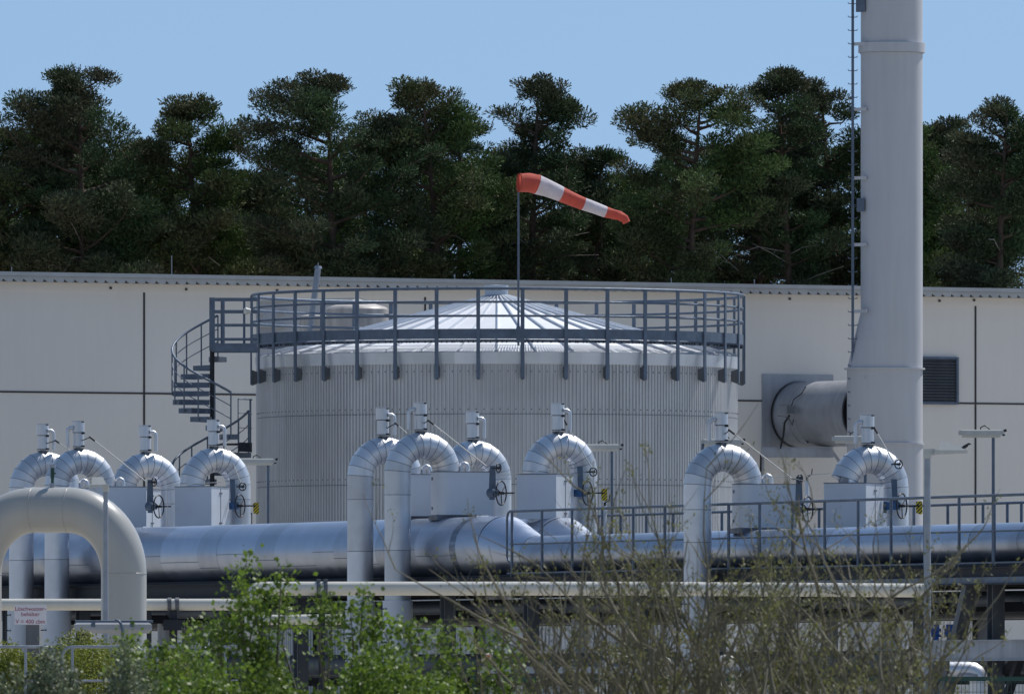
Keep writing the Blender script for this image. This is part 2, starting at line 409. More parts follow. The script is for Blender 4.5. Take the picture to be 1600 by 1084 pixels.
    for i in range(36):
        th = R(-90 - 4.35 + 10.08 * i - (0 if i < 18 else .0)); th = R(-94.35 + 10 * i + (.1 * min(i, 4)))
        d = Vector((math.cos(th), math.sin(th), 0)); mt = Matrix.Rotation(th, 3, 'Z')
        b = MB(); b.box(TC + d * (RR + .022) + ZZ((9.12 + 11.2) / 2), (.018, .044, (11.2 - 9.12) / 2), mt)
        po = b.build('post', 'galv', wk)
        b = MB(); pr = [TC + d * (RR + .004) + ZZ(9.45), TC + d * (RR + .004) + ZZ(9.10), TC + d * (RS_ + .002) + ZZ(9.16), TC + d * (RS_ + .002) + ZZ(9.40)]
        sd_ = Vector((-d.y, d.x, 0)); b.prism([p - sd_ * .03 for p in pr], sd_ * .06); b.build('bracket', 'steel', po)
tank()

# neighbouring small roof vessels seen over the tank edge
def vessels():
    D = 329
    c = P(558, 515, D); c.z = 0
    t = thing('round_vessel', 'weathered white drum with shallow conical lid behind the tank railing', 'vessel', c)
    r = 48.5 / F * D; z1 = ZY(480, D); b = MB(); b.lathe([(r, 0), (r, z1 - .05), (r - .05, z1), (0, z1 + .22)], c, 48); b.build('body', 'drum', t)
    D = 331; c = P(492, 515, D); c.z = 0
    t = thing('round_vessel', 'smaller rusty edged drum left of the white drum', 'vessel', c)
    r = 24 / F * D; z1 = ZY(494, D); b = MB(); b.lathe([(r, 0), (r, z1), (0, z1 + .08)], c, 32); b.build('body', 'drum', t)
    D = 334; c = P(560, 500, D); c.z = 0
    t = thing('service_building', 'low pale shed roof rising to a point behind the drums', 'building', c)
    b = MB(); zt = ZY(468, D); zl = ZY(472, D)
    a0 = P(400, 500, D); a1 = P(585, 500, D); a0.z = a1.z = 0
    b.prism([a0, a1, a1 + ZZ(zt - .15), P(562, 466, D), a0 + ZZ(zl)], (0, 3.0, 0)); b.build('wall', 'stack', t)
    b = MB(); b.bar(a0 + Vector((0, -.05, zl + .02)), P(562, 466.5, D - .05), .12, .05); b.bar(P(562, 466.5, D - .05), a1 + Vector((0, -.05, zt - .12)), .12, .05)
    for x0_, x1_, y_ in ((399, 412, 490), (433, 447, 489), (399, 448, 510), (430, 440, 512), (399, 440, 528)): b.box((P(x0_, y_, D - .1) + P(x1_, y_, D - .1)) / 2, ((x1_ - x0_) / 2 / F * D, .08, .02))
    b.build('sunlit_edge_bars', 'lamp', t)  # sunlit eave line and lit streaks drawn as pale bars
    D = 327; a = P(484, 520, D); e = P(497, 419, D)
    t = thing('vent_pipe', 'slanted weathered vent pipe rising above the left railing', 'pipe', Vector((a.x, a.y, 0)))
    b = MB(); b.tube([Vector((a.x - .1, a.y, 0)), a, e], [.075, .075, .075], 14); b.build('pipe', 'galv_light', t)
    b = MB(); b.tube([e, e + (e - a).normalized() * .06], [.1, .07], 12); b.tube([e + ZZ(.05), e + ZZ(.13)], .014, 6); b.build('cap', 'galv_light', t)
vessels()

# ------------------------------------------------------------------ windsock
def windsock():
    D = 313.9
    base = P(810, 540, D)
    t = thing('windsock', 'red and white striped windsock blowing right on a thin pole above the tank', 'windsock', base)
    b = MB(); b.tube([base, P(810, 300, D)], [.028, .024], 10); b.build('pole', 'galv', t)
    b = MB(); b.box(P(810, 522, D - .03), (.05, .05, .18)); b.build('pole_clamp', 'galv', t)
    K = [(810.5, 285.5, 14.2), (816, 286, 14.6), (828, 286, 15.0), (839, 287.5, 15.3), (857, 295, 13.4), (876.6, 303.8, 12.0), (894, 311, 10.8), (911.4, 318.6, 10.0),
         (929, 325, 9.3), (946, 331, 8.8), (958, 334.5, 7.6), (968, 337.5, 7.2), (976, 341.5, 6.6), (979, 348, 5.8)]
    rnd = random.Random(2)
    cuts = [(0, 3, 'red'), (3, 5, 'wfab'), (5, 7, 'red'), (7, 9, 'wfab'), (9, 13, 'red')]
    n = 28; rings = []
    pts = [P(x, y, D + (x - 810) * .004) for x, y, r in K]
    # densify
    PT = []; RD = []
    for i in range(len(K) - 1):
        for q in range(4): PT.append(pts[i].lerp(pts[i + 1], q / 4)); RD.append((K[i][2] + (K[i + 1][2] - K[i][2]) * q / 4) / F * D)
    PT.append(pts[-1]); RD.append(K[-1][2] / F * D)
    x = Vector((0, 1, 0))
    for i, p in enumerate(PT):
        t0 = (PT[min(i + 1, len(PT) - 1)] - PT[max(i - 1, 0)]).normalized()
        xx = (x - t0 * x.dot(t0)).normalized(); yy = t0.cross(xx); ring = []
        for j in range(n):
            a = 2 * PI * j / n; wr = 1 + .03 * math.sin(3 * a + i * .5) + (.05 * math.sin(5 * a + i) if i > 38 else 0) + (.025 * math.sin(7 * a) if 10 < i < 15 else 0)
            ring.append(p + (xx * math.cos(a) + yy * math.sin(a)) * RD[i] * wr)
        rings.append(ring)
    for k, (a, e, m) in enumerate(cuts):
        b = MB(); lo, hi = a * 4, e * 4
        for i in range(lo, hi + 1): b.v += rings[i]
        for i in range(hi - lo):
            for j in range(n): b.face([i * n + j, i * n + (j + 1) % n, (i + 1) * n + (j + 1) % n, (i + 1) * n + j], True)
        o = b.build('sock_stripe', m, t); o['label'] = 'red stripe of the windsock' if m == 'red' else 'white stripe of the windsock'
    b = MB(); ring = rings[1] + [rings[1][0]]; b.tube(ring, .015, 6, False); ring = rings[12] + [rings[12][0]]; b.tube(ring, .008, 6, False)
    b.tube([P(810, 300, D), P(810, 272, D)], .02, 8); b.build('hoop', 'red', t)
windsock()

# ------------------------------------------------------------------ spiral staircase
def stairs():
    D = 316.6; c = P(331.5, 600, D); c.z = 0
    t = thing('spiral_staircase', 'dark grey steel spiral staircase climbing the left side of the tank', 'staircase', c)
    zd = ZY(537, D); Rr = .93; rise = .205; step = 24
    b = MB(); b.tube([c, c + ZZ(zd + .02)], .055, 12); b.build('column', 'dark', t)
    b = MB(); b.box(c + ZZ((ZY(465, D) + ZY(548, D)) / 2) + Vector((0, -.06, 0)), (.065, .06, (ZY(465, D) - ZY(548, D)) / 2)); b.build('newel_post', 'galv', t)
    def pt(th, r, z): return c + Vector((r * math.cos(R(th)), r * math.sin(R(th)), z))
    def tread(th, z, wdg=26):
        b = MB(); a0, a1 = th - wdg / 2, th + wdg / 2
        b.prism([pt(th, .05, z), pt(a0, .12, z), pt(a0, Rr, z), pt(th, Rr + .02, z), pt(a1, Rr, z), pt(a1, .12, z)], (0, 0, -.03))
        for q in (a0, a1): b.bar(pt(q, .08, z - .06), pt(q, Rr, z - .06), .01, .12)
        b.bar(pt(a0, Rr, z - .06), pt(a1, Rr, z - .06), .01, .12)
        b.build('tread', 'galv', t)
    def flight(th0, z0, n):
        for k in range(n):
            th = th0 + step * k; z = z0 - rise * k; tread(th, z)
            b = MB(); b.tube([pt(th, Rr + .01, z - .1), pt(th, Rr + .01, z + .98)], .02, 6); b.build('baluster', 'galv', t)
        for dz, r in ((.98, .028), (.66, .011), (.36, .011)):
            b = MB(); pts = []
            for q in range(n * 3 - 2): th = th0 + step * q / 3; pts.append(pt(th, Rr + .01, z0 - rise * q / 3 + dz))
            b.tube(pts, r, 8); b.build('hand_rail' if dz > .9 else 'knee_rail', 'galv', t)
        return th0 + step * (n - 1), z0 - rise * (n - 1)
    th, z = flight(83, zd - .29, 10)
    # mid landing
    for part in range(2):
        a0 = th + 13; z1 = z - rise
        b = MB(); seg = [pt(a0 + 62 * q / 6, Rr, z1) for q in range(7)]
        b.prism([pt(a0, .1, z1)] + seg + [pt(a0 + 62, .1, z1)], (0, 0, -.04)); 
        for i in range(6): b.bar(seg[i] - ZZ(.09), seg[i + 1] - ZZ(.09), .012, .22)
        b.build('landing', 'dark', t)
        b = MB()
        for dz, r in ((1.03, .018), (.7, .01), (.36, .01)): b.tube([p + ZZ(dz) for p in seg], r, 6)
        for p in seg[::3]: b.tube([p, p + ZZ(1.03)], .014, 6)
        b.build('landing_rail', 'galv', t)
        th, z = flight(a0 + 62 + 12, z1 - rise, 12 if part == 0 else 20)
    # bridge to the tank walkway
    z0 = zd; x0 = c.x; x1 = P(402, 500, D).x
    b = MB(); b.box(((x0 + x1) / 2, D + .0, z0 - .04), ((x1 - x0) / 2, .42, .02)); b.box(((x0 + x1) / 2, D - .44, z0 - .1), ((x1 - x0) / 2, .015, .1)); b.box(((x0 + x1) / 2, D + .44, z0 - .1), ((x1 - x0) / 2, .015, .1))
    b.build('bridge', 'galv', t)
    for yy in (-.43, .43):
        b = MB()
        for py in (468, 487, 508, 530): b.box(((x0 + x1) / 2, D + yy, ZY(py, D)), ((x1 - x0) / 2, .015, .028 if py < 500 else .022))
        for px in ((350, 394) if yy < 0 else (346, 381)): b.box((P(px, 0, D).x, D + yy - .02, (z0 + ZY(468, D)) / 2), (.028, .015, (ZY(468, D) - z0) / 2))
        b.build('bridge_rail', 'galv', t)
    q = P(388, 486, D - .6)
    l = thing('bulkhead_lamp', 'small round bulkhead lamp on the bridge railing left of the tank', 'lamp', q)
    b = MB(); b.tube([q + Vector((-.05, 0, 0)), q + Vector((.06, 0, 0))], [.085, .05], 14); b.build('housing', 'lamp', l)
    b = MB(); b.tube([q + Vector((-.11, 0, 0)), q + Vector((-.05, 0, 0))], [.055, .085], 14); b.build('glass', 'lampglass', l)
stairs()

# ------------------------------------------------------------------ chimney
def chimney():
    D = 352.6; k = F / D; c = P(1393.3, 600, D); c.z = 0; r0 = 48.4 / k
    t = thing('chimney', 'tall pale grey steel chimney with climbing rail on its left side', 'chimney', c)
    zt = ZY(-90, D); z_a, z_b = ZY(488, D), ZY(577, D)
    b = MB(); n = 64
    def ring(z, ext):
        o = []
        for j in range(n):
            a = 2 * PI * j / n; x = r0 * math.cos(a); y = r0 * math.sin(a)
            if math.cos(a) < 0: x *= 1 + ext
            o.append(c + Vector((x, y, z)))
        return o
    E = 21.5 / 48.4
    lv = [(0, E), (z_b, E), (z_b + (z_a - z_b) * .5, E * .52), (z_a, 0), (ZY(130, D), 0), (zt, 0)]
    for (za, ea), (zb, eb) in zip(lv[:-1], lv[1:]):
        n0 = len(b.v); b.v += ring(za, ea) + ring(zb, eb)
        for j in range(n): b.face([n0 + j, n0 + (j + 1) % n, n0 + n + (j + 1) % n, n0 + n + j], True)
    b.build('shaft', 'stack', t)
    def flange(py0, py1, dr, ext=0.):
        b = MB(); z0, z1 = ZY(py1, D), ZY(py0, D); 
        for (za, zb, da, db) in ((z0, z1, dr, dr), (z1, z1, dr, 0), (z0, z0, 0, dr)):
            n0 = len(b.v)
            for z, d_ in ((za, da), (zb, db)):
                for j in range(n):
                    a = 2 * PI * j / n; x = (r0 + d_) * math.cos(a); y = (r0 + d_) * math.sin(a)
                    if math.cos(a) < 0: x *= 1 + ext
                    b.v.append(c + Vector((x, y, z)))
            for j in range(n): b.face([n0 + j, n0 + (j + 1) % n, n0 + n + (j + 1) % n, n0 + n + j], True)
        b.build('flange', 'stack', t)
    flange(68, 83, .065); flange(575, 577.5, .06, E * .97); flange(692, 695, .04, E); flange(83.5, 85, .02)
    # weld seams
    # climbing rail
    lx = P(1332, 0, D).x - 0; ly = D - .25
    b = MB(); b.box((lx, ly, (zt + ZY(676, D)) / 2), (.035, .035, (zt - ZY(676, D)) / 2)); lad = b.build('climbing_rail', 'galv', t)
    py = 676
    while py > -80:
        z = ZY(py, D); b = MB()
        b.tube([(lx - .125, ly - .04, z + .035), (lx - .10, ly - .04, z), (lx + .10, ly - .04, z), (lx + .125, ly - .04, z + .035)], .012, 6)
        b.build('rung', 'galv', lad); py -= 20.9
    for py in (-34, 70, 172, 279, 383, 487, 590):
        z = ZY(py, D); b = MB(); x1 = P(1353, 0, D).x; b.bar((lx + .03, ly, z), (x1, ly - .28 if py < 480 else ly - .42, z), .05, .085); b.build('rail_bracket', 'stack', lad)
    for py, w_ in ((321, .1), (10, .12)):
        z = ZY(py, D); b = MB(); b.box((P(1344, 0, D).x, ly - .12, z), (w_, .1, .17)); b.build('junction_box', 'galv', t)
    # flue duct from wall to chimney
    q0 = wall_pt(1247, 648, .0); q1 = Vector((c.x, D, q0.z)); ax = (q1 - q0).normalized()
    t2 = thing('flue_duct', 'fat weathered steel flue duct running from the hall wall into the chimney', 'duct', Vector((q0.x, q0.y, q0.z)))
    r = 51 / F * 356; b = MB(); pts = [q0 + ax * s for s in (.05, .75, .8, 3.25)]; b.tube(pts[:2], r, 48); b.tube(pts[2:], r + .004, 48); b.tube([pts[1] - ax * .01, pts[2] + ax * .01], r - .01, 48, False); b.build('body', 'duct', t2)
    b = MB(); b.tube([q0 + ax * .02, q0 + ax * .09], r + .03, 48, False); b.tube([q0 + ax * 3.2, q0 + ax * 3.32], [r * .93, r * 1.0], 40); b.build('gasket', 'black', t2)
    MT = Matrix((wd, wn, Vector((0, 0, 1)))).transposed()
    a = wall_pt(1190, 584); e = wall_pt(1301, 700); ww = (Vector((e.x, e.y, 0)) - Vector((a.x, a.y, 0))).length; b = MB(); cc = (a + e) / 2; b.box(cc + wn * .02, (ww / 2, .02, (a.z - e.z) / 2), MT); b.build('wall_plate', 'duct', t2)
    b = MB(); bx = P(1236, 640, q0.y - 1.55); b.box(bx, (.10, .07, .10)); b.bar(bx + Vector((-.32, 0, .13)), bx + Vector((0, 0, .13)), .03, .012); b.bar(bx + Vector((-.35, 0, -.16)), bx + Vector((-.03, 0, -.2)), .03, .02); b.build('instrument_box', 'steel', t2)
    b = MB(); Dk = q0.y - 1.5
    b.tube([P(x, y, Dk) for x, y in ((1234, 648), (1226, 660), (1224, 680), (1219, 702), (1195, 703), (1189, 710), (1188, 760))], .028, 8)
    b.tube([P(x, y, Dk + .1) for x, y in ((1236, 636), (1240, 624), (1252, 615), (1259, 604))], .015, 6)
    b.tube([P(x, y, Dk + .3) for x, y in ((1242, 670), (1252, 677), (1263, 692))], .02, 6)
    b.tube([P(x, y, Dk) for x, y in ((1232, 652), (1238, 664), (1240, 655))], .015, 6); b.build('cables', 'black', t2)
    b = MB(); s0 = P(1189, 708, Dk + .2); s1 = P(1302, 708, Dk + .2); b.bar(s0, s1, .5, .22); b.bar(P(1189, 700, Dk), P(1300, 700, Dk), .04, .05); 
    b.bar(P(1301, 706, Dk), P(1318, 730, Dk), .08, .08); b.bar(P(1191, 708, Dk + .3), Vector((P(1191, 0, Dk + .3).x, Dk + .3, 0)), .1, .1); b.build('support_channel', 'duct', t2)
chimney()

# ------------------------------------------------------------------ pipe rack frame of reference
U = Vector((.387, -.922, 0)).normalized(); PV = Vector((-U.y, U.x, 0))        # along the rack towards the right and nearer; across it
O = P(1600, 1000, 219); O.z = 0
def RS(px, p):
    k = (px - 800) / F
    return (k * (O.y + PV.y * p) - O.x - PV.x * p) / (U.x - k * U.y)
def RK(s, p, z): return O + U * s + PV * p + ZZ(z)
def RP(px, p, z): return RK(RS(px, p), p, z)
def RPY(px, p, py):
    q = RP(px, p, 0); q.z = ZY(py, q.y); return q

def headers():
    for p, x0, x1, nm in ((.55, 791, 838, 'front blue grey header pipe with reducer beneath the left valve boxes'), (2.3, 880, 923, 'rear header pipe whose white reducer shows behind the front one')):
        s0, s1, s2, s3 = RS(-90, p), RS(x0, p), RS(x1, p), RS(1760, p)
        t = thing('header_pipe', nm, 'pipe', RK(s1, p, 0), 'silver header pipes on the rack')
        b = MB(); random.seed(int(p * 10))
        cuts = [s0]
        while cuts[-1] < s1 - 2.4: cuts.append(cuts[-1] + random.choice((1.0, 1.9, 1.9)))
        cuts += [s1 - 1.3]
        for a, e in zip(cuts[:-1], cuts[1:]): b.var = random.random(); b.tube([RK(a, p, 4.38), RK(e, p, 4.38)], .56, 48, False)
        b.var = .7; b.tube([RK(cuts[-1], p, 4.38), RK(s1, p, 4.38)], .56, 48, False); b.mi = 1
        for q in (s1, s1 - 1.3, cuts[len(cuts) // 2]): b.tube([RK(q - .004, p, 4.38), RK(q + .004, p, 4.38)], .5615, 48, False)
        for i, (a, e) in enumerate(zip(cuts[:-1], cuts[1:])):
            an = R(181 + (i * 7 % 3) * 13); r = .5615; d = PV * math.cos(an) + ZZ(math.sin(an))
            b.bar(RK(a, p, 4.38) + d * r, RK(e, p, 4.38) + d * r, .012, .01)
        b.build('wide_run', ['header', 'alu_dark'], t)
        b = MB(); b.var = .9; b.tube([RK(s1, p, 4.38), RK(s2, p, 4.24)], [.56, .33], 48, False); b.build('reducer', 'header', t)
        b = MB(); a = s2
        while a < s3: b.var = random.random(); b.tube([RK(a, p, 4.235), RK(min(a + 1.9, s3), p, 4.235)], .33, 40, False); a += 1.9
        a = s2; b.mi = 1
        while a < s3: b.tube([RK(a - .006, p, 4.235), RK(a + .006, p, 4.235)], .3325, 40, False); a += 1.9
        b.build('narrow_run', ['header', 'alu_dark'], t)
headers()

def elbow_path(c, e1, e2, r, a0, a1, n):
    return [c + e1 * (r * math.cos(a0 + (a1 - a0) * i / n)) + e2 * (r * math.sin(a0 + (a1 - a0) * i / n)) for i in range(n + 1)]
def wheel(mb, c, r, ax, rim, spokes=3, ph=.3):
    ax = Vector(ax).normalized(); e1 = ax.cross(Vector((0, 0, 1))).normalized(); e2 = e1.cross(ax)
    pts = [c + (e1 * math.cos(2 * PI * i / 24) + e2 * math.sin(2 * PI * i / 24)) * r for i in range(25)]
    mb.tube(pts, rim, 8, False)
    for i in range(spokes):
        a = ph + 2 * PI * i / spokes; mb.tube([c, c + (e1 * math.cos(a) + e2 * math.sin(a)) * r], rim * .75, 6)
    mb.tube([c - ax * .04, c + ax * .05], rim * 2, 10)

def gooseneck(px, near, label, ztop, zbox0, zbox1, drain, wheel_at=None, small=None, rod=None, haz=None, legbot=None, blue=False, stackdx=0):
    r = .237; BR = .475; p0 = -.40 if near else 2.30; s = RS(px, p0)
    zc = ztop - r - BR
    base = RK(s, p0 if near else p0 + .95, 0)
    t = thing('pipe_bend', label, 'pipe bend', base, 'silver clad pipe bends rising from the rack')
    L = lambda p, z, ds=0: RK(s + ds, p0 + p, z)
    n = 11
    arc = [L(BR - BR * math.cos(PI * (i / n)), zc + BR * math.sin(PI * i / n)) for i in range(n + 1)]
    zb_tall = 0.0; zb_box = zbox1 - .05
    b = MB(); random.seed(px)
    if near: path = [L(0, z) for z in (0, 2.9, 4.35, zc - .42)] + arc + [L(.95, zb_box)]
    else: path = [L(0, zb_box)] + arc + [L(.95, zc - .28), L(.95, 4.3), L(.95, 2.5), L(.95, 0)]
    b.tube(path, r, 32, True, split=True)
    rings = b.rings; b.mi = 1
    for g in rings[1:-1]:
        b.tube(g + [g[0]], .005, 5, False)
    b.build('pipe', ['alu', 'alu_dark'], t)
    if near:   # bolted sleeve low on the leg
        b = MB(); b.tube([L(0, 0), L(0, 3.45)], r + .035, 28); b.build('sleeve', 'box', t)
        b = MB()
        for z in (3.3, 3.0, 2.7, 2.4): b.bar(L(-r - .04, z, .02), L(-r - .10, z, .02), .03, .02); b.tube([L(-r - .02, z - .012, .08), L(-r - .02, z + .012, .08)], .02, 6)
        b.build('clamp_bolts', 'black', t)
    # vent stack on top
    tc = L(BR, ztop) + Vector((stackdx, 0, 0)) + Vector((-.03, 0, 0))
    st = MB(); st.lathe([(0, -.03), (.06, -.03), (.06, .03), (.105, .03), (.105, .30), (0, .30)], tc, 24); so_ = st.build('vent_casing', 'alu', t)
    st = MB(); st.lathe([(0, .315), (.122, .315), (.122, .52), (0, .52)], tc + Vector((-.01, 0, 0)), 24)
    st.box(tc + Vector((-.01, 0, .53)), (.12, .12, .006)); st.build('vent_head', 'alu', so_)
    st = MB()
    for z in (.0, .035, .305): st.tube([tc + ZZ(z), tc + ZZ(z + .012)], .112, 20)
    st.box(tc + Vector((.09, -.07, .30)), (.03, .03, .02)); st.box(tc + Vector((.09, -.07, .05)), (.03, .03, .015)); st.box(tc + Vector((.08, -.08, .52)), (.03, .02, .018)); st.build('clasps', 'dark', so_)
    dx = .19 * drain; q = tc + Vector((dx * .5, -.08, .40)); b = MB()
    b.tube([q, q + Vector((dx * .35, 0, .0)), q + Vector((dx * .55, 0, -.03)), q + Vector((dx * .6, 0, -.08)), q + Vector((dx * .6, 0, -.36))], .034, 12)
    b.tube([q + Vector((dx * .6, 0, -.36)), q + Vector((dx * .6, 0, -.62))], .006, 5)
    b.build('drain_pipe', 'alu', t)
    # valve box
    if near:
        b = MB(); cp = .95; hw = .27; pts = []
        NR = 32
        for i in range(NR + 1): a = PI / 2 + PI * i / NR; ca, sa = math.cos(a), math.sin(a); pts.append(L(cp + .27 * math.copysign(abs(ca) ** .8, ca), zbox0, .27 * math.copysign(abs(sa) ** .8, sa)))
        pts += [L(cp + .78, zbox0, -.27), L(cp + .78, zbox0, .27)]
        b.prism(pts, (0, 0, zbox1 - zbox0)); 
        bx = b.build('valve_box', 'box', t)
        b = MB(); z_ = zbox1 + .006; 
        for i in range(NR): b.bar(pts[i] + ZZ(z_ - zbox0), pts[i + 1] + ZZ(z_ - zbox0), .02, .014)
        b.bar(pts[-2] + ZZ(z_ - zbox0), pts[-1] + ZZ(z_ - zbox0), .02, .014); b.bar(pts[0] + ZZ(z_ - zbox0), pts[-1] + ZZ(z_ - zbox0), .02, .014); b.bar(pts[NR] + ZZ(z_ - zbox0), pts[-2] + ZZ(z_ - zbox0), .02, .014)
        b.bar(L(cp - .27, zbox0 - .05, .0) , L(cp + .5, zbox0 - .05, .0), .4, .09)
        for z in (zbox1 - .12, zbox0 + .12): b.box(L(cp - .255, z, -.02), (.03, .03, .025))
        b.build('box_trim', 'alu_dark', bx)
    else:
        cen = RP(px + 15, p0, 0); mt = Matrix.Rotation(R(-23), 3, 'Z'); h = (zbox1 - zbox0) / 2
        b = MB(); b.box(cen + ZZ((zbox0 + zbox1) / 2), (.385, .41, h), mt); bx = b.build('valve_box', 'box', t)
        b = MB(); 
        for sx, sy, hx, hy in ((0, -1, .39, .01), (1, 0, .01, .41)): b.box(cen + mt @ Vector((sx * .385, sy * .41, 0)) + ZZ(zbox1 + .006), (hx, hy, .008), mt)
        dv = cen + mt @ Vector((.388, .02, 0)); b.box(dv + ZZ((zbox0 + zbox1) / 2), (.003, .004, h - .02), mt)
        for z in (zbox1 - .12, zbox0 + .1): b.box(dv + ZZ(z), (.012, .06, .012), mt)
        b.build('box_trim', 'alu_dark', bx)
        b = MB(); b.tube([cen + ZZ(zbox0 - .12), cen + ZZ(zbox0 + .01)], .3, 20); b.build('neck', 'alu', t)
    D0 = base.y
    if near:
        q = L(.95 + .24, zbox1 + .02, .1); b = MB(); b.tube([q, q + ZZ(.07), q + Vector((.02, 0, .11)), q + Vector((.06, 0, .13)), q + Vector((.10, 0, .11)), q + Vector((.115, 0, .06)), q + Vector((.115, 0, -.0))], .045, 12); b.build('bypass_elbow', 'alu', t)
    if wheel_at:
        wx, wy = wheel_at; Dw = D0 - .55; c = P(wx, wy, Dw); ax = Vector((.9, -.43, 0)).normalized()
        if near: gb0, gb1, br = c - ax * .27, c - ax * .05, P(wx - 13, wy, Dw + .1)
        else: gb0, gb1, br = c - ax * .43, c - ax * .05, P(wx - 12, wy, Dw + .1)
        b = MB(); top = small[1] - 4 if near else wy - 42
        q = br + ZZ(ZY(top, Dw) - br.z)
        b.prism([br + Vector((-.075, 0, 0)), br + Vector((.06, 0, 0)), q + Vector((.045, 0, 0)), q + Vector((-.055, 0, 0))], (0, .04, 0)) if near else b.prism([br + Vector((-.03, 0, 0)), br + Vector((.065, 0, 0)), q + Vector((.05, 0, 0)), q + Vector((-.05, 0, 0))], (0, .04, 0))
        b.build('valve_bracket', 'galv', t)
        b = MB(); b.tube([gb0, gb1], .055, 12); b.tube([gb0 + ax * (.02 if near else .05), gb0 + ax * .14], .085, 10); b.box(gb0 + ax * .09 + ZZ(-.08), (.05, .05, .04)); b.box(gb0 + ax * .06 + ZZ(.09), (.03, .03, .03))
        if not near: b.bar(gb0, gb1, .1, .13)
        b.build('gearbox', 'blue' if blue else 'galv', t)
        b = MB(); wheel(b, c, .215, ax, .013, 3, .4); b.tube([c, c + ax * (.26 if not haz else .34)], .014, 8); b.build('hand_wheel', 'black', t)
        if haz:
            hx, hy = haz; q = P(hx, hy, Dw - .1); b = MB(); b.prism([q + Vector((-.05, 0, -.09)), q + Vector((.035, 0, -.115)), q + Vector((.06, 0, -.09)), q + Vector((.055, 0, .11)), q + Vector((.0, 0, .115)), q + Vector((-.055, 0, .10))], (0, .01, 0)); b.build('hazard_plate', 'hazard', t)
    if small:
        c = P(small[0], small[1], D0 - .6); b = MB(); wheel(b, c, .075, (.8, -.6, 0) if near else (.5, -.85, 0), .011, 3, .2); b.tube([c, c + Vector((-.12, .08, 0))], .014, 6); b.build('small_hand_wheel', 'black', t)
    if rod:
        a, e = P(rod[0], rod[1], D0 - .1), P(rod[2], rod[3], D0 - .45); b = MB(); b.tube([a, e], .0105, 8); rd = b.build('actuating_rod', 'lamp', t)
        b = MB(); d = (e - a).normalized(); b.tube([tc + Vector((.05, -.05, .15)), a - d * .02], .009, 6); b.tube([a - d * .04, a + d * .1], .018, 8); b.build('universal_joint', 'dark', rd)
    return t
ZM = 6.45; ZR = 6.04
gooseneck(33.5, True, 'leftmost bend, half hidden behind the pale grey arch pipe', ZM, 4.99, 5.74, 1, rod=(88, 689, 110, 704))
gooseneck(89, True, 'second bend from the left, long rod reaching to a box beside the pale arch', ZM + .02, 4.99, 5.74, -1, (248, 791), (241, 753), (142, 684, 228, 752))
gooseneck(194, False, 'third bend from the left, plain box hidden, in front of the thin vertical wall joint', ZM + .02, 4.99, 5.74, 1)
gooseneck(300.5, False, 'bend in front of the spiral staircase with blue gearbox and hazard plate', ZM + .06, 4.95, 5.74, 1, (375, 790), (379, 760), (348, 684, 377, 757), (400, 794), blue=True)
gooseneck(563, True, 'left one of the two tall legged bends before the ribbed tank', ZM - .03, 4.99, 5.74, 1, rod=(619, 662, 636, 677))
gooseneck(621.5, True, 'right one of the two tall legged bends before the tank, wide box beside it', ZM + .03, 4.99, 5.76, -1, (783, 770), (779, 731), (671, 658, 760, 728))
gooseneck(704, False, 'bend peeking out right of the tall legged pair, left of the striped plate', ZM - .03, 4.99, 5.70, 1)
gooseneck(837, False, 'bend below the windsock with blue gearbox, black handwheel and striped plate', ZM + .04, 4.92, 5.72, 1, (918, 770), (927, 737), (882, 657, 926, 733), (944, 773), blue=True)
gooseneck(1090, True, 'tall legged bend right of the tank, its leg crossing the walkway railing', ZR, 4.60, 5.34, -1, (1262, 795), (1250, 748), (1141, 673, 1238, 748))
gooseneck(1319, False, 'bend in front of the chimney with square box and blue gearbox', ZR - .02, 4.55, 5.36, -1, (1409, 790), (1404, 725), (1367, 670, 1399, 726), (1436, 793), blue=True)

# thin sampling lines over the boxes
def sample_lines():
    for pts, lab in (([(262, 822), (262, 760), (270, 757), (345, 753)], 'thin bare sampling line over the box before the staircase'),
                     ([(783, 742), (808, 740), (886, 730)], 'thin bare sampling line over the box below the windsock'),
                     ([(1194, 745), (1230, 745), (1262, 752), (1262, 742), (1298, 739)], 'thin bare sampling line between the two right bends')):
        D = RP(pts[-1][0], 1.5, 0).y - .6; t = tag(MB().tube([P(x, y, D) for x, y in pts], .008, 6).build('sampling_line', 'lamp'), lab, 'pipe', 'thin sampling lines')
    for px, py, lab in ((262, 778, 'slim standpipe left of the box before the staircase'), (1261, 750, 'slim standpipe between the two right bends'), (867 + 78, 790, 'slim standpipe right of the striped plate below the windsock')):
        q = RPY(px, 3.4, py); t = thing('standpipe', lab, 'pipe', Vector((q.x, q.y, 3.9)), 'slim standpipes')
        b = MB(); b.tube([Vector((q.x, q.y, 3.9)), q], .036, 12); b.build('pipe', 'alu', t)
        b = MB(); b.tube([q, q + ZZ(.06)], .02, 8); b.tube([q + ZZ(.05), q + Vector((.08, 0, .1)), q + Vector((.09, 0, .2))], .01, 6); b.build('tap', 'dark', t)
sample_lines()

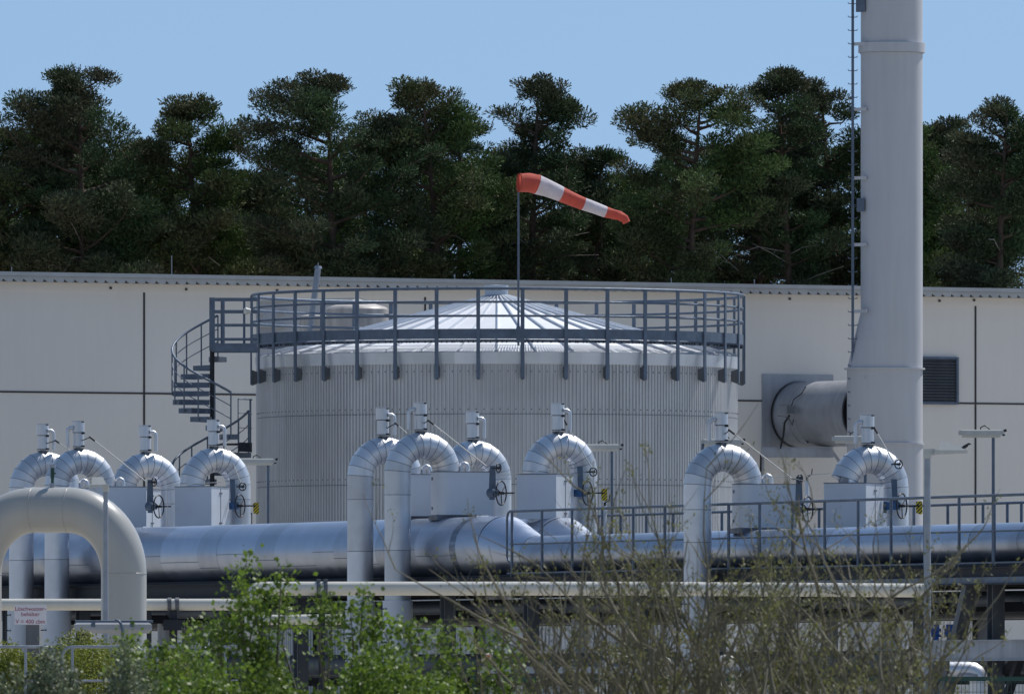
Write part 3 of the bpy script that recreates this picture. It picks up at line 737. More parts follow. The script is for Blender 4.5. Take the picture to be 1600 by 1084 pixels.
# ------------------------------------------------------------------ rack steel
def rack():
    t = thing('pipe_rack', 'dark steel pipe rack frame carrying the silver header pipes', 'pipe rack', RK(0, 1.9, 0))
    sL, sR = RS(-120, 0), RS(1900, 0)
    b = MB(); b.prism([RK(sL, -.02, 3.84), RK(sR, -.02, 3.84), RK(sR, 3.9, 3.84), RK(sL, 3.9, 3.84)], (0, 0, .04)); b.build('deck', 'dark', t)  # left stretch of the deck is added to throw shade on the steel below
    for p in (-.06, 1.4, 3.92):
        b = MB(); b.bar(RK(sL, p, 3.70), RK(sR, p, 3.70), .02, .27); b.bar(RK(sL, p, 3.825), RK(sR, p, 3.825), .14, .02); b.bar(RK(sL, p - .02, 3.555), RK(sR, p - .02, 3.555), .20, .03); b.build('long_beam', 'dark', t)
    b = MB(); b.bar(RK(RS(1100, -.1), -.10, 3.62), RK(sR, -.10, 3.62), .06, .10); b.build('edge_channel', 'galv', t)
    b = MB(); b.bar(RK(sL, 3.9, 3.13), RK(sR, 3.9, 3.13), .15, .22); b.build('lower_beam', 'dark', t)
    for px in (15, 130, 225, 345, 470, 700, 830, 1000, 1230, 1440, 1556, 1690):
        for p in (.15, 3.75):
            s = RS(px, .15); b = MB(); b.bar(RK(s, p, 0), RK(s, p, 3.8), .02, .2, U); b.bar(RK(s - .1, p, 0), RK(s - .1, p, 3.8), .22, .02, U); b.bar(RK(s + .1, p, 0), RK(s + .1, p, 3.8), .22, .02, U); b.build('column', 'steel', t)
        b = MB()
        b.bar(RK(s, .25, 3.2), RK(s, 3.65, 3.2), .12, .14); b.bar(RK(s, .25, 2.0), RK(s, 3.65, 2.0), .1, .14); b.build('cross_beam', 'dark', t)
    for px in (1500, 985):
        s = RS(px, .1); b = MB(); b.bar(RPY(px + 18, .0, 905), RPY(px - 26, .0, 1100), .22, .16); b.build('brace', 'steel', t)
    b = MB(); b.bar(RPY(1600, -.0, 1010), RPY(1575, 0, 1084), .12, .12); b.bar(RPY(1545, .3, 1075), RPY(1602, .3, 1020), .16, .12); b.build('brace', 'dark', t)
    # big light beam low right
    q0, q1 = RPY(1452, -.35, 1016), RPY(1640, -.35, 1016); q1.z = q0.z
    b = MB(); b.bar(q0, q1, .12, .31); b.bar(q0 + ZZ(-.16) , q1 + ZZ(-.16), .2, .02); b.bar(q0 + ZZ(.16), q1 + ZZ(.16), .2, .02); b.build('girder', 'beam', t)
    # cable trays and dark lower lines
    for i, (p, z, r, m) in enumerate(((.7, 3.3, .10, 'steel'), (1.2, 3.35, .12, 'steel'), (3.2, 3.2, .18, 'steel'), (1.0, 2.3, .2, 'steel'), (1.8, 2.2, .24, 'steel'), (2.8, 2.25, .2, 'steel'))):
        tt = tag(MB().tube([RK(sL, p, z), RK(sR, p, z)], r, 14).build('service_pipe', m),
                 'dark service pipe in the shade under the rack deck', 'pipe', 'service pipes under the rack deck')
rack()
def guardrail(p, px0, px1, xs, label, loop=False):
    t = thing('guardrail', label, 'railing', RP(px0, p, 3.9), 'rack walkway railings')
    s0, s1 = RS(px0, p), RS(px1, p)
    for z, r, nm in ((5.0, .024, 'hand_rail'), (4.42, .016, 'knee_rail')):
        b = MB(); b.tube([RK(s0 + (.12 if loop else 0), p, z), RK(s1, p, z)], r, 8); b.build(nm, 'galv', t)
    if loop:
        b = MB(); b.tube([RK(s0 + .12, p, 5.0), RK(s0 + .03, p, 4.97), RK(s0 - .02, p, 4.88), RK(s0 - .02, p, 4.22), RK(s0 + .05, p, 4.12), RK(s0 + .18, p, 4.08)], .022, 8); b.build('end_loop', 'galv', t)
    b = MB(); b.bar(RK(s0, p - .01, 3.905), RK(s1, p - .01, 3.905), .012, .03); b.build('toe_board', 'galv', t)
    for x in xs:
        s = RS(x, p); b = MB(); b.tube([RK(s, p, 3.75), RK(s, p, 5.0)], .026, 8); b.build('post', 'galv', t)
guardrail(0, 793, 1850, [800, 847, 894, 941, 989.5, 1039, 1089, 1138.6, 1187, 1238, 1288.6, 1341, 1392.4, 1445, 1498.7, 1553.6, 1609, 1665], 'grey walkway railing along the near edge of the rack', True)
guardrail(3.8, 925, 1850, [935, 970, 1010, 1052, 1080, 1128, 1185, 1232, 1280, 1330, 1378, 1428, 1481, 1536, 1574, 1596, 1650], 'lower looking railing on the far edge of the rack behind the bends')

# ------------------------------------------------------------------ pale grey arch pipe, left
def arch():
    D = 195; k = F / D; r = 35.5 / k
    xl, xr = -33, 193.5; ytop = 796.5; vr = 100
    t = thing('arch_pipe', 'thick pale grey painted arch pipe in front of the rack at the left', 'pipe', Vector((P(xr, 0, D).x, D, 0)))
    dep = .55
    def q(px, py): f = (px - xl) / (xr - xl); return P(px, py, D + dep * (1 - f) - dep / 2)
    pts = [Vector((q(xr, 0).x, q(xr, 0).y, 0)), q(xr, 896)]
    for i in range(1, 17): a = PI / 2 * i / 16; pts.append(q(xr - 86 + 86 * math.cos(a), 896 - (896 - ytop) * math.sin(a)))
    for i in range(0, 17): a = PI / 2 * i / 16; pts.append(q(xl + 86 - 86 * math.sin(a), 896 - (896 - ytop) * math.cos(a)))
    pts.append(Vector((q(xl, 0).x, q(xl, 0).y, 0)))
    b = MB(); b.tube(pts, r, 48); pp = b.build('pipe', 'bigpipe', t); rg = b.rings
    b = MB()
    for i in (1, 17, 18, 34): g = rg[i]; b.tube(g + [g[0]], .007, 6, False)
    b.build('weld_seams', 'bigpipe', pp)
    c = q(82, 761); b = MB(); b.tube([c - ZZ(.02), c + ZZ(.13)], .022, 8); b.tube([c + ZZ(.13), c + ZZ(.28)], .03, 10); b.box(c + Vector((.02, -.03, .2)), (.03, .02, .012)); b.build('vent_valve', 'green', t)
    b = MB(); b.tube([c + ZZ(.28), c + ZZ(.33)], .045, 12); b.tube([c + ZZ(-.02), c + ZZ(.06)], .04, 10); b.build('valve_flange', 'galv_light', t)
arch()

# white horizontal pipes
def white_pipes():
    D = 206
    t = thing('white_pipe', 'long white horizontal pipe crossing in front of the tall bend legs', 'pipe', P(900, 919, D), 'white horizontal pipes')
    a = P(393, 1000, D); pts = [Vector((a.x, D, 0)), P(393, 935, D)] + [P(393 + 16 * (1 - math.cos(x)), 935 - 16 * math.sin(x), D) for x in (.4, .8, 1.2, PI / 2)] + [P(1000, 919, D), P(1445, 922, D)]
    b = MB(); b.tube(pts, 10.8 / F * D, 20); b.build('pipe', 'white', t)
    for x in (498, 509): b = MB(); q = P(x, 919, D); b.tube([q + Vector((-.03, 0, 0)), q + Vector((.03, 0, 0))], 12.2 / F * D, 20); b.box(q + Vector((0, -.03, .125)), (.03, .03, .025)); b.build('pipe_clamp', 'steel', t)
    b = MB(); q = P(503, 932, D); b.bar(q, Vector((q.x, q.y, 0)), .12, .1); b.box(q + ZZ(-.12), (.2, .15, .05)); b.build('pipe_support', 'dark', t)
    D = 209
    t = thing('white_pipe', 'lower white horizontal pipe passing behind the pale grey arch', 'pipe', P(150, 944, D), 'white horizontal pipes')
    b = MB(); b.tube([P(-60, 944, D), P(382, 944, D)], 9.2 / F * D, 18); b.build('pipe', 'white', t)
    for x in (265, 277): b = MB(); q = P(x, 944, D); b.tube([q + Vector((-.03, 0, 0)), q + Vector((.03, 0, 0))], 11 / F * D, 20); b.build('pipe_clamp', 'steel', t)
    b = MB(); q = P(271, 955, D); b.bar(q, Vector((q.x, q.y, 0)), .14, .12); b.box(P(272, 976, D), (.16, .15, .08)); b.build('pipe_support', 'dark', t)
    t = thing('white_pipe', 'short white pipe stub low between the leafy shrub and the tall leg', 'pipe', P(485, 967, 212), 'white horizontal pipes')
    b = MB(); b.tube([P(400, 968, 212), P(538, 967, 212)], 8 / F * 212, 16); b.build('pipe', 'white', t)
    # low fittings
    specs = [([(1500, 1095), (1506, 1052), (1522, 1032), (1538, 1052), (1542, 1095)], 14, 216, 'alu', 'silver elbow low below the light girder'),
             ([(1395, 1040), (1420, 1020), (1445, 1028)], 9, 218, 'white', 'white elbow low beside the right lamp post'),
             ([(945, 1028), (950, 1026), (975, 1026), (985, 1040)], 7, 214, 'white', 'white low elbow behind the left part of the twiggy bush'),
             ([(1015, 1034), (1030, 1030), (1048, 1045)], 7, 214, 'white', 'white low elbow behind the middle of the twiggy bush'),
             ([(1120, 1035), (1140, 1030), (1150, 1050)], 8, 214, 'white', 'white low elbow behind the tall right leg')]
    for k_, (pts, rp, D, m, lab) in enumerate(specs):
        x0_, x1_ = pts[0][0], pts[-1][0]; yt = min(q[1] for q in pts); hw = (x1_ - x0_) / 2; pts = [(x0_, 1095)] + [((x0_ + x1_) / 2 - hw * math.cos(PI * i / 12), yt + hw - hw * math.sin(PI * i / 12)) for i in range(13)] + [(x1_, 1095)]
        c = P(pts[0][0], 1090, D); t = thing('low_elbow', lab, 'pipe', Vector((c.x, D, 0)), 'low pipe elbows')
        if k_ == 0: pts = [(1440, 1047), (1512, 1047)] + [(1515 + 14 * math.sin(a), 1061 - 14 * math.cos(a)) for a in (.4, .8, 1.2, PI / 2)] + [(1529, 1095)]
        pp = [P(x, y, D) for x, y in pts]; pp = ([P(1484, 1047, D)] + pp[1:] + [Vector((pp[-1].x + .001, D, 0))]) if k_ == 0 else [Vector((pp[0].x, D, 0))] + pp + [Vector((pp[-1].x + .02, D, 0))]
        b = MB(); b.tube(pp, rp / F * D, 16); b.build('pipe', m, t)
        b = MB(); b.tube([pp[1] + ZZ(-.1), pp[1] + ZZ(-.06)], rp / F * D * 1.5, 14); b.build('pipe_flange', 'galv_light', t)
    for px, lab in ((1462, 'left bright blue valve actuator seen through the rack'), (1484, 'right bright blue valve actuator seen through the rack')):
        D = 224; c = P(px, 988, D); t = thing('valve_actuator', lab, 'valve', Vector((c.x, D, 0)), 'blue valve actuators')
        b = MB(); b.tube([Vector((c.x, D, 0)), c - ZZ(.1)], .05, 10); b.build('stem', 'steel', t)
        b = MB(); b.tube([c - Vector((.09, 0, 0)), c + Vector((.09, 0, 0))], .07, 14); b.box(c + ZZ(.09), (.06, .06, .05)); b.box(c - ZZ(.1), (.05, .06, .04)); b.build('housing', 'bluev', t)
    t = thing('orange_marker', 'white cylinder with orange disc low behind the leafy shrub', 'marker', P(763, 1026, 214)); q = P(762, 1026, 214)
    b = MB(); b.tube([q + Vector((-.1, 0, 0)), q + Vector((.08, 0, 0))], .07, 14); b.build('cylinder', 'white', t)
    b = MB(); b.tube([q + Vector((0, -.08, 0)), q + Vector((0, -.095, 0))], .04, 14); b.build('disc', 'orange', t)
white_pipes()

# ------------------------------------------------------------------ sign
def sign():
    D = 203; c = P(47.5, 960, D)
    t = thing('sign', 'small white notice board with dark red German lettering on a grey post', 'sign', Vector((c.x, D, 1.0)))
    b = MB(); b.box(c, (25 / F * D, .006, 15.3 / F * D)); b.build('board', 'sign', t)
    b = MB(); b.box(P(51, 1040, D + .06), (10.5 / F * D, .04, 66 / F * D)); b.build('post', 'steel', t)
    off = root_loc(t)
    for txt, yy, sz in (('Löschwasser-', 950.8, 10.6), ('behälter', 959.2, 10.4), ('V = 400 cbm', 970.8, 10.6)):
        cu = bpy.data.curves.new('lettering', 'FONT'); cu.body = txt; cu.align_x = 'CENTER'; cu.align_y = 'CENTER'; cu.size = sz / F * D * .84; cu.offset = .0; cu.extrude = .001
        ob = bpy.data.objects.new('lettering', cu); C.objects.link(ob); bpy.context.view_layer.update()
        me = bpy.data.meshes.new_from_object(ob.evaluated_get(bpy.context.evaluated_depsgraph_get()))
        vs = []; fs = []; n0 = 0; q = P(47.5, yy, D - .008)
        for v in me.vertices: vs.append(Vector((q.x + v.co.x, q.y - v.co.z, q.z + v.co.y)) - off)
        fs += [[i + n0 for i in p.vertices] for p in me.polygons]
        bpy.data.objects.remove(ob); bpy.data.curves.remove(cu); bpy.data.meshes.remove(me)
        me = bpy.data.meshes.new('lettering'); me.from_pydata([tuple(v) for v in vs], [], fs); me.materials.append(M['letter'])
        o = bpy.data.objects.new('lettering', me); C.objects.link(o); o.parent = t
sign()

# ------------------------------------------------------------------ lamps
def tube_lamp(px0, px1, py, D, post_px, post_y1, label, length_scale=1, hint=0):
    a, e = P(px0, py, D), P(px1, py, D)
    zb = P(post_px, post_y1, D).z
    t = thing('strip_lamp', label, 'lamp', Vector((P(post_px, 0, D).x, D, zb)), 'strip lamps on thin posts')
    h = .08; wd_ = .08
    pr = [(-h, -.04), (-h * .2, -wd_), (h * .7, -wd_), (h * .9, -wd_ * .8), (h * .9, wd_ * .8), (h * .7, wd_), (-h * .2, wd_), (-h, .04)]
    b = MB(); b.prism([Vector((a.x + .04, D + y, a.z + z)) for z, y in pr if z > -.02], (e.x - a.x - .08, 0, 0)); b.build('housing', 'lamp', t)
    b = MB(); n0 = 0; b.prism([Vector((a.x + .05, D + y * .96, a.z + z)) for z, y in ((-.058, -.035), (-.016, -.062), (-.016, .062), (-.058, .035))], (e.x - a.x - .1, 0, 0)); b.build('diffuser', 'lampglass', t)
    b = MB(); b.box((a.x + .02, D, a.z + .02), (.025, .06, .035)); b.box((e.x - .02, D, a.z + .02), (.025, .06, .035)); b.build('end_cap', 'lamp', t)
    b = MB(); b.tube([Vector((e.x, D, a.z + .05)), Vector((e.x + .05, D, a.z + .065))], .022, 8); b.tube([Vector((e.x - .02, D - .05, a.z - .02)), Vector((e.x + .02, D - .05, a.z - .01))], .016, 8)
    cx = a.x + (e.x - a.x) * .48; b.tube([Vector((cx, D, a.z + .05)), Vector((cx + .01, D, a.z + .11)), Vector((cx + .07, D, a.z + .14)), Vector((cx + .13, D, a.z + .1)), Vector((cx + .17, D, a.z + .055))], .010, 6); b.build('cable', 'black', t)
    b = MB(); X = P(post_px, 0, D).x; b.tube([Vector((X, D + .02, zb)), Vector((X, D + .02, a.z + .0))], .027, 10); b.build('post', 'galv', t)
Df = lambda px: RP(px, 3.9, 0).y
tube_lamp(363, 430, 722, Df(400), 419, 880, 'strip lamp sticking out right of the bend before the staircase')
tube_lamp(903, 970, 700, Df(955), 956, 880, 'strip lamp sticking out right of the bend below the windsock')
tube_lamp(1096, 1160, 692, Df(1120), 1098, 880, 'strip lamp mostly hidden behind the top of the tall legged bend at right')
tube_lamp(1300, 1358, 687, Df(1330), 1352, 880, 'strip lamp left above the bend before the chimney')
tube_lamp(1498, 1568, 678, RP(1553, .05, 0).y, 1552, 877, 'strip lamp on a tall post at the right end before the hall wall')
def low_strip():
    D = 186; a, e = P(116, 980, D), P(237, 980, D)
    M['lamp2'] = mat('grey_lamp_housing', (.36, .37, .39), .4, .2)
    t = thing('strip_lamp', 'wide low strip lamp with tube rail above it in front of the arch pipe', 'lamp', Vector((P(190, 0, D).x, D, 1.2)), 'strip lamps on thin posts')
    k = D / F
    b = MB(); pr = [(9, -.03), (5, -.085), (-3, -.085), (-9, -.05), (-9, .05), (-3, .085), (5, .085), (9, .03)]
    n0 = len(b.v); L0 = [Vector((a.x, D + y, a.z + z * k)) for z, y in pr]; 
    Lb = [Vector((a.x + .05 if abs(z) > 7 else a.x, D + y, a.z + z * k)) for z, y in pr]; Rb = [Vector((e.x - .05 if abs(z) > 7 else e.x, D + y, a.z + z * k)) for z, y in pr]
    b.v += Lb + Rb; m = len(pr); b.face(list(range(m))[::-1]); b.face(list(range(m, 2 * m)))
    for j in range(m): b.face([j, (j + 1) % m, m + (j + 1) % m, m + j])
    b.build('housing', 'lamp2', t)
    b = MB(); z = ZY(970.5, D); b.tube([(a.x + .01, D - .02, z), (e.x + .02, D - .02, z)], .018, 10)
    for px in (147, 208): x = P(px, 0, D).x; b.box((x, D - .03, z - .03), (.02, .05, .045)); b.box((x - .01, D - .07, z - .055), (.03, .02, .02))
    b.build('mounting_rail', 'galv', t)
    b = MB(); b.tube([P(180, 969, D - .1), P(185, 969.5, D - .12), P(189, 974, D - .13), P(191.5, 985, D - .13), P(192, 1010, D - .12), P(191, 1080, D - .1)], .020, 10); b.build('post', 'galv', t)
low_strip()

def street_lamps():
    D = 180; k = D / F
    t = thing('street_lamp', 'tall grey lamp post with white wedge shaped head at the right, a bird on it', 'street lamp', Vector((P(1449, 0, D).x, D, 0)), 'wedge headed lamp posts')
    b = MB(); b.tube([Vector((P(1449, 0, D).x, D, 0)), P(1449, 706, D)], [.058, .042], 18); b.build('pole', 'galv_light', t)
    b = MB(); b.box(P(1452, 706, D), (9 * k, .05, 5 * k)); b.box(P(1449, 712, D), (6 * k, .055, 4 * k)); b.build('pole_cap', 'lamp', t)
    def pr(pts, y0, y1): return [P(x, y, D + y0) for x, y in pts], (0, y1 - y0, 0)
    b = MB(); q, d = pr([(1459, 710), (1461, 702), (1470, 703), (1511, 703), (1512, 708)], -.13, .13); b.prism(q, d)
    n0 = len(b.v); b.v += [P(1466, 702.8, D - .12), P(1510, 702.8, D - .12), P(1510, 702.8, D + .12), P(1466, 702.8, D + .12), P(1471, 689.5, D - .03), P(1480, 689.5, D - .03), P(1480, 689.5, D + .05), P(1471, 689.5, D + .05)]
    for f in ((0, 1, 5, 4), (1, 2, 6, 5), (2, 3, 7, 6), (3, 0, 4, 7), (4, 5, 6, 7)): b.face([n0 + i for i in f])
    b.build('lamp_head', 'lamp', t)
    # bird
    q = P(1508, 698, D); tb = thing('bird', 'small black bird perched on the right lamp head', 'bird', P(1508, 703, D))
    b = MB(); b.tube([q + Vector((-.075, .0, -.03)), q + Vector((-.035, 0, -.012)), q + Vector((-.01, 0, 0)), q + Vector((.02, 0, .018)), q + Vector((.04, 0, .036)), q + Vector((.055, 0, .042)), q + Vector((.068, 0, .038)), q + Vector((.085, 0, .034))], [.008, .014, .024, .022, .015, .017, .009, .002], 10)
    for y in (-.01, .01): b.tube([q + Vector((.0, y, -.01)), P(1508.3, 703, D + y)], .003, 5)
    b.build('body', 'bird', tb)
    D = 189; k = D / F
    t = thing('street_lamp', 'grey lamp post with tilted white head in front of the pale arch pipe', 'street lamp', Vector((P(165.5, 0, D).x, D, 0)), 'wedge headed lamp posts')
    b = MB(); b.tube([Vector((P(165.5, 0, D).x, D, 0)), P(165, 764, D)], [.046, .034], 16); b.build('pole', 'galv_light', t)
    b = MB(); b.box(P(165.5, 762, D), (4.6 * k, .045, 6 * k)); b.build('pole_cap', 'lamp', t)
    b = MB(); n0 = 0
    q = [P(130, 759, D - .1), P(168, 757, D - .1), P(168, 757, D + .12), P(130, 759, D + .12)]; b.prism(q, ZZ(-.03))
    n0 = len(b.v); b.v += [P(143, 757.5, D - .1), P(166, 756.5, D - .1), P(166, 756.5, D + .12), P(143, 757.5, D + .12), P(143.5, 745, D + .0), P(161, 745, D + .0), P(161, 745, D + .1), P(143.5, 745, D + .1)]
    for f in ((0, 1, 5, 4), (1, 2, 6, 5), (2, 3, 7, 6), (3, 0, 4, 7), (4, 5, 6, 7)): b.face([n0 + i for i in f])
    b.build('lamp_head', 'lamp', t)
street_lamps()

# hoop railings on the bank
def hoops():
    D = 170
    H = [(-80, 84, 40, 'leftmost tube hoop railing cut by the picture edge'), (97, 224, 113, 'tube hoop railing below the low strip lamp'), (229, 329, 245, 'tube hoop railing half sunk in the leafy shrub'), (336, 450, 352, 'tube hoop railing mostly hidden behind the leafy shrub')]
    for x0, x1, xp, lab in H:
        t = thing('hoop_railing', lab, 'railing', Vector((P((x0 + x1) / 2, 0, D).x, D, 1.22)), 'hoop railings on the bank'); zb = 1.2
        def arc(cx, cy, s): return [P(cx + s * 16 * math.sin(a), cy - 16 * math.cos(a), D) for a in (0, .4, .8, 1.2, PI / 2)]
        y = 1010; pts = [Vector((P(x0, 0, D).x, D, zb))] + arc(x0 + 16, y + 16, -1)[::-1] + arc(x1 - 16, y + 16, 1) + [Vector((P(x1, 0, D).x, D, zb))]
        b = MB(); b.tube(pts, .019, 10); b.build('hoop', 'galv_light', t)
        for q in (xp, (xp + x1) / 2 + 20): b = MB(); b.tube([P(q, y + 1, D - .0), Vector((P(q, 0, D).x, D, zb))], .019, 10); b.build('post', 'galv_light', t)
        b = MB(); b.tube([P(xp, 1063, D), P(x1, 1063, D)], .014, 8); b.build('lower_rail', 'galv_light', t)
    D = 176
    t = thing('mesh_fence', 'green wire mesh fence low behind the twiggy bush', 'fence', Vector((P(950, 0, D).x, D, 0)))
    xa, xb = P(735, 0, D).x, P(1600, 0, D).x; zt = ZY(1060, D)
    b = MB(); b.box(((xa + xb) / 2, D, zt), ((xb - xa) / 2, .03, .03)); b.build('top_rail', 'green', t)
    b = MB(); x = xa
    while x < xb: b.box((x, D, zt / 2), (.003, .003, zt / 2)); x += .05
    z = .1
    while z < zt: b.box(((xa + xb) / 2, D, z), ((xb - xa) / 2, .003, .003)); z += .12
    o = b.build('wire_mesh', 'green', t)
    for px in (740, 960, 1180, 1400): b = MB(); b.box((P(px, 0, D).x, D + .05, zt / 2 + .02), (.03, .03, zt / 2 + .02)); b.build('post', 'green', t)
    D = 181; t = tag(MB().bar(P(745, 1046, D), P(1175, 1046, D), .3, .09).build('cable_tray', 'beam'), 'pale cable tray running low behind the mesh fence', 'cable tray')
hoops()

# ------------------------------------------------------------------ vegetation
def rot_basis(rng, n):
    d = rng.normal(size=(n, 3)); d /= np.linalg.norm(d, axis=1)[:, None]
    e = rng.normal(size=(n, 3)); e -= d * (e * d).sum(1)[:, None]; e /= np.linalg.norm(e, axis=1)[:, None]
    return d, e, np.cross(d, e)
def pine(px, top, wpx, D, seed, label, m='needle', dens=1.0, base_py=470, lean=0., zfrac=None):
    rng = np.random.default_rng(seed); rr = random.Random(seed)
    k = D / F; z1 = ZY(top, D); W = wpx / 2 * k; x0 = P(px, 0, D).x; z0 = ZY(base_py, D) - 1.0
    t = thing('pine_tree', label, 'tree', Vector((x0, D, 0)), 'pines behind the hall')
    b = MB(); H = z1; tp = []; tr = []
    ph = rr.random() * 6
    for i in range(13):
        f = i / 12; tp.append(Vector((x0 + lean * f * f + .22 * math.sin(ph + f * 5), D + .2 * math.cos(ph + f * 4), H * .985 * f))); tr.append(.24 * (1 - f) ** .8 + .02)
    b.tube(tp, tr, 8)
    def trunk_at(z):
        f = min(max(z / (H * .985), 0), .9999) * 12; i = int(f); return tp[i].lerp(tp[i + 1], f - i)
    cl = []          # clump centre, size
    e1, e2, e3 = rr.uniform(0, 6), rr.uniform(0, 6), rr.uniform(.7, 2.0)
    env = lambda rad, a: z1 + .05 - e3 * (rad / W) ** 2 * (1 + .5 * math.sin(2 * a + e1) + .3 * math.sin(5 * a + e2))
    nl = int(60 * max(.5, (z1 - z0) / 9))
    prof = lambda f: (.62 + .38 * math.sin(f * PI * .95)) if f < .55 else max(.10, 1.0 * (1 - ((f - .55) / .48) ** 2.3))
    for i in range(nl):
        f = (i + rr.random()) / nl; z = z0 + (z1 - z0) * f * .97; a = rr.random() * 2 * PI if i % 3 else rr.choice((0, PI)) + rr.gauss(0, .4)
        ln = W * prof(f) * rr.uniform(.55, 1.12) + .25
        st = trunk_at(z - ln * .25); d = Vector((math.cos(a), math.sin(a), 0))
        up = rr.uniform(.05, .5) + f * .25
        pts = [st]; 
        for q in range(1, 5): g = q / 4; pts.append(st + d * ln * g + ZZ(ln * up * g * (.6 + .5 * g)) + Vector((rr.gauss(0, .1), rr.gauss(0, .1), rr.gauss(0, .08))) * g)
        for v in pts[1:]:
            ax = trunk_at(v.z); v.z = min(v.z, env(math.hypot(v.x - ax.x, v.y - ax.y), math.atan2(v.y - ax.y, v.x - ax.x)) - .25)
        r0 = .03 + .018 * ln
        b.tube(pts, [r0, r0 * .75, r0 * .5, r0 * .3, .01], 5)
        nc = 3 + int(ln * 1.7)
        for q in range(nc):
            g = 1 - .8 * q / nc * rr.uniform(.7, 1.2); gi = min(int(g * 4), 3); c = pts[gi].lerp(pts[gi + 1], g * 4 - gi)
            side = Vector((-d.y, d.x, 0)) * rr.gauss(0, .28 * ln * .5)
            cl.append((c + side * (1 - .2 * q) + ZZ(rr.uniform(-.05, .25)), rr.choice((rr.uniform(.22, .4), rr.uniform(.38, .66))) * (.75 + .25 * min(1, ln / 2))))
    for i_, (c, sz) in enumerate(cl):
        ax = trunk_at(c.z); rad = math.hypot(c.x - ax.x, c.y - ax.y); zm = env(rad, math.atan2(c.y - ax.y, c.x - ax.x)) - .12
        if c.z > zm: c.z = zm - rr.uniform(0, .5)
    for q in range(5): cl.append((trunk_at(z1) + Vector((rr.gauss(0, .25), rr.gauss(0, .25), rr.uniform(-.65, .05))), rr.uniform(.25, .42)))
    # dead snags
    b.mi = 1
    for q in range(9):
        z = z0 + (z1 - z0) * rr.uniform(-.1, .4); st = trunk_at(z); a = rr.uniform(PI, 2 * PI); ln = rr.uniform(.8, 2.0); d = Vector((math.cos(a), math.sin(a), rr.uniform(-.3, .3)))
        b.tube([st, st + d * ln * .5 + ZZ(.1), st + d * ln + ZZ(rr.uniform(-.4, .2))], [.022, .014, .006], 4)
    b.build('trunk', ['bark', 'deadwood'], t)
    Vs = []; 
    for c, sz in cl:
        n = int(max(110, 430 * dens * (sz / .5) ** 2))
        q = rng.normal(size=(n, 3)); q /= np.linalg.norm(q, axis=1)[:, None]; q *= (rng.random((n, 1)) ** .45)
        cen = np.array(c) + q * np.array([sz * 1.05, sz * 1.05, sz * .52])
        # tufts point outward and up
        dirn = q * np.array([1, 1, .6]) + np.array([0, 0, .55]) + rng.normal(size=(n, 3)) * .45; dirn /= np.linalg.norm(dirn, axis=1)[:, None]
        e = rng.normal(size=(n, 3)); e -= dirn * (e * dirn).sum(1)[:, None]; e /= np.linalg.norm(e, axis=1)[:, None]
        L_ = rng.uniform(.06, .125, (n, 1)); wv = rng.uniform(.010, .024, (n, 1))
        A = cen - e * wv * .5; B = cen + e * wv * .5; Cc = cen + dirn * L_ + e * wv * .9; Dd = cen + dirn * L_ * 1.05 - e * wv * .9
        Vs.append(np.stack([A, B, Cc, Dd], 1).reshape(-1, 3))
    V = np.concatenate(Vs); Fc = np.arange(len(V)).reshape(-1, 4)
    bigmesh('crown', m, V, Fc, t)
T = [(12, 195, 130, 372, 'left edge pine cut by the picture edge', 0), (92, 136, 105, 374, 'pine with a flat crown just left of the tallest left pine', 0), (158, 104, 190, 371, 'tallest pine of the left group, pointed top leaning left', -.5),
     (318, 150, 140, 373, 'rounded pine between two sky gaps left of the staircase', -.2), (515, 112, 225, 371, 'broad topped pine left of the windsock with open crown', .2), (420, 262, 110, 376, 'lower pine filling the gap left of the broad topped pine', 0),
     (690, 118, 175, 372, 'dense pine just left of the windsock pole', -.6), (845, 116, 130, 374, 'pointed pine directly behind the windsock', -.1), (945, 228, 85, 378, 'small pointed pine in the dip right of the windsock', 0),
     (1085, 124, 200, 372, 'broad pine halfway between windsock and chimney', .1), (1232, 105, 110, 374, 'tall narrow pine left of the chimney', -.1), (1300, 122, 110, 376, 'pine directly left of the chimney rail', -.2),
     (1400, 190, 120, 375, 'pine mostly hidden behind the chimney', 0), (1492, 180, 60, 377, 'slim small pine right of the chimney', 0), (1572, 154, 150, 372, 'dense pine at the right picture edge', 0), (240, 215, 110, 375, 'lower pine in the dip right of the tallest left pine', 0)]
for i, (px, top, wp, D, lab, ln) in enumerate(T):
    pine(px, top, wp * 1.15, D, 100 + i, lab, 'needle' if i % 3 else 'needle2', lean=ln)
BL = ['at the left picture edge under the cut pine', 'left of the flat crowned pine, touching the sky gap', 'between the flat crowned pine and the tallest left pine', 'in the dip right of the tallest left pine', 'behind the rounded pine left of the staircase', 'in the low gap left of the broad topped pine', 'under the left side of the broad topped pine', 'under the right side of the broad topped pine', 'between the broad topped pine and the dense pine', 'behind the dense pine left of the windsock pole', 'directly behind the windsock pole', 'behind the tail of the windsock', 'below the small pointed pine in the dip', 'left of the broad pine halfway to the chimney', 'behind the broad pine halfway to the chimney', 'between the broad pine and the tall narrow pine', 'between the tall narrow pine and the chimney rail', 'hidden behind the chimney on its left', 'directly right of the chimney', 'behind the slim small pine right of the chimney', 'at the right picture edge under the dense pine']
B2 = [(-30, 250), (60, 250), (150, 240), (235, 262), (330, 255), (405, 290), (470, 240), (560, 225), (640, 195), (730, 205), (810, 240), (885, 270), (960, 285), (1030, 255), (1110, 235), (1185, 215), (1260, 235), (1340, 230), (1440, 225), (1520, 222), (1610, 225)]
for i, (px, top) in enumerate(B2):
    pine(px, top - 14, 190, 382 + (i % 3) * 3, 300 + i, 'dark second row pine ' + BL[i], 'needle' if i % 2 else 'needle2', dens=.55)
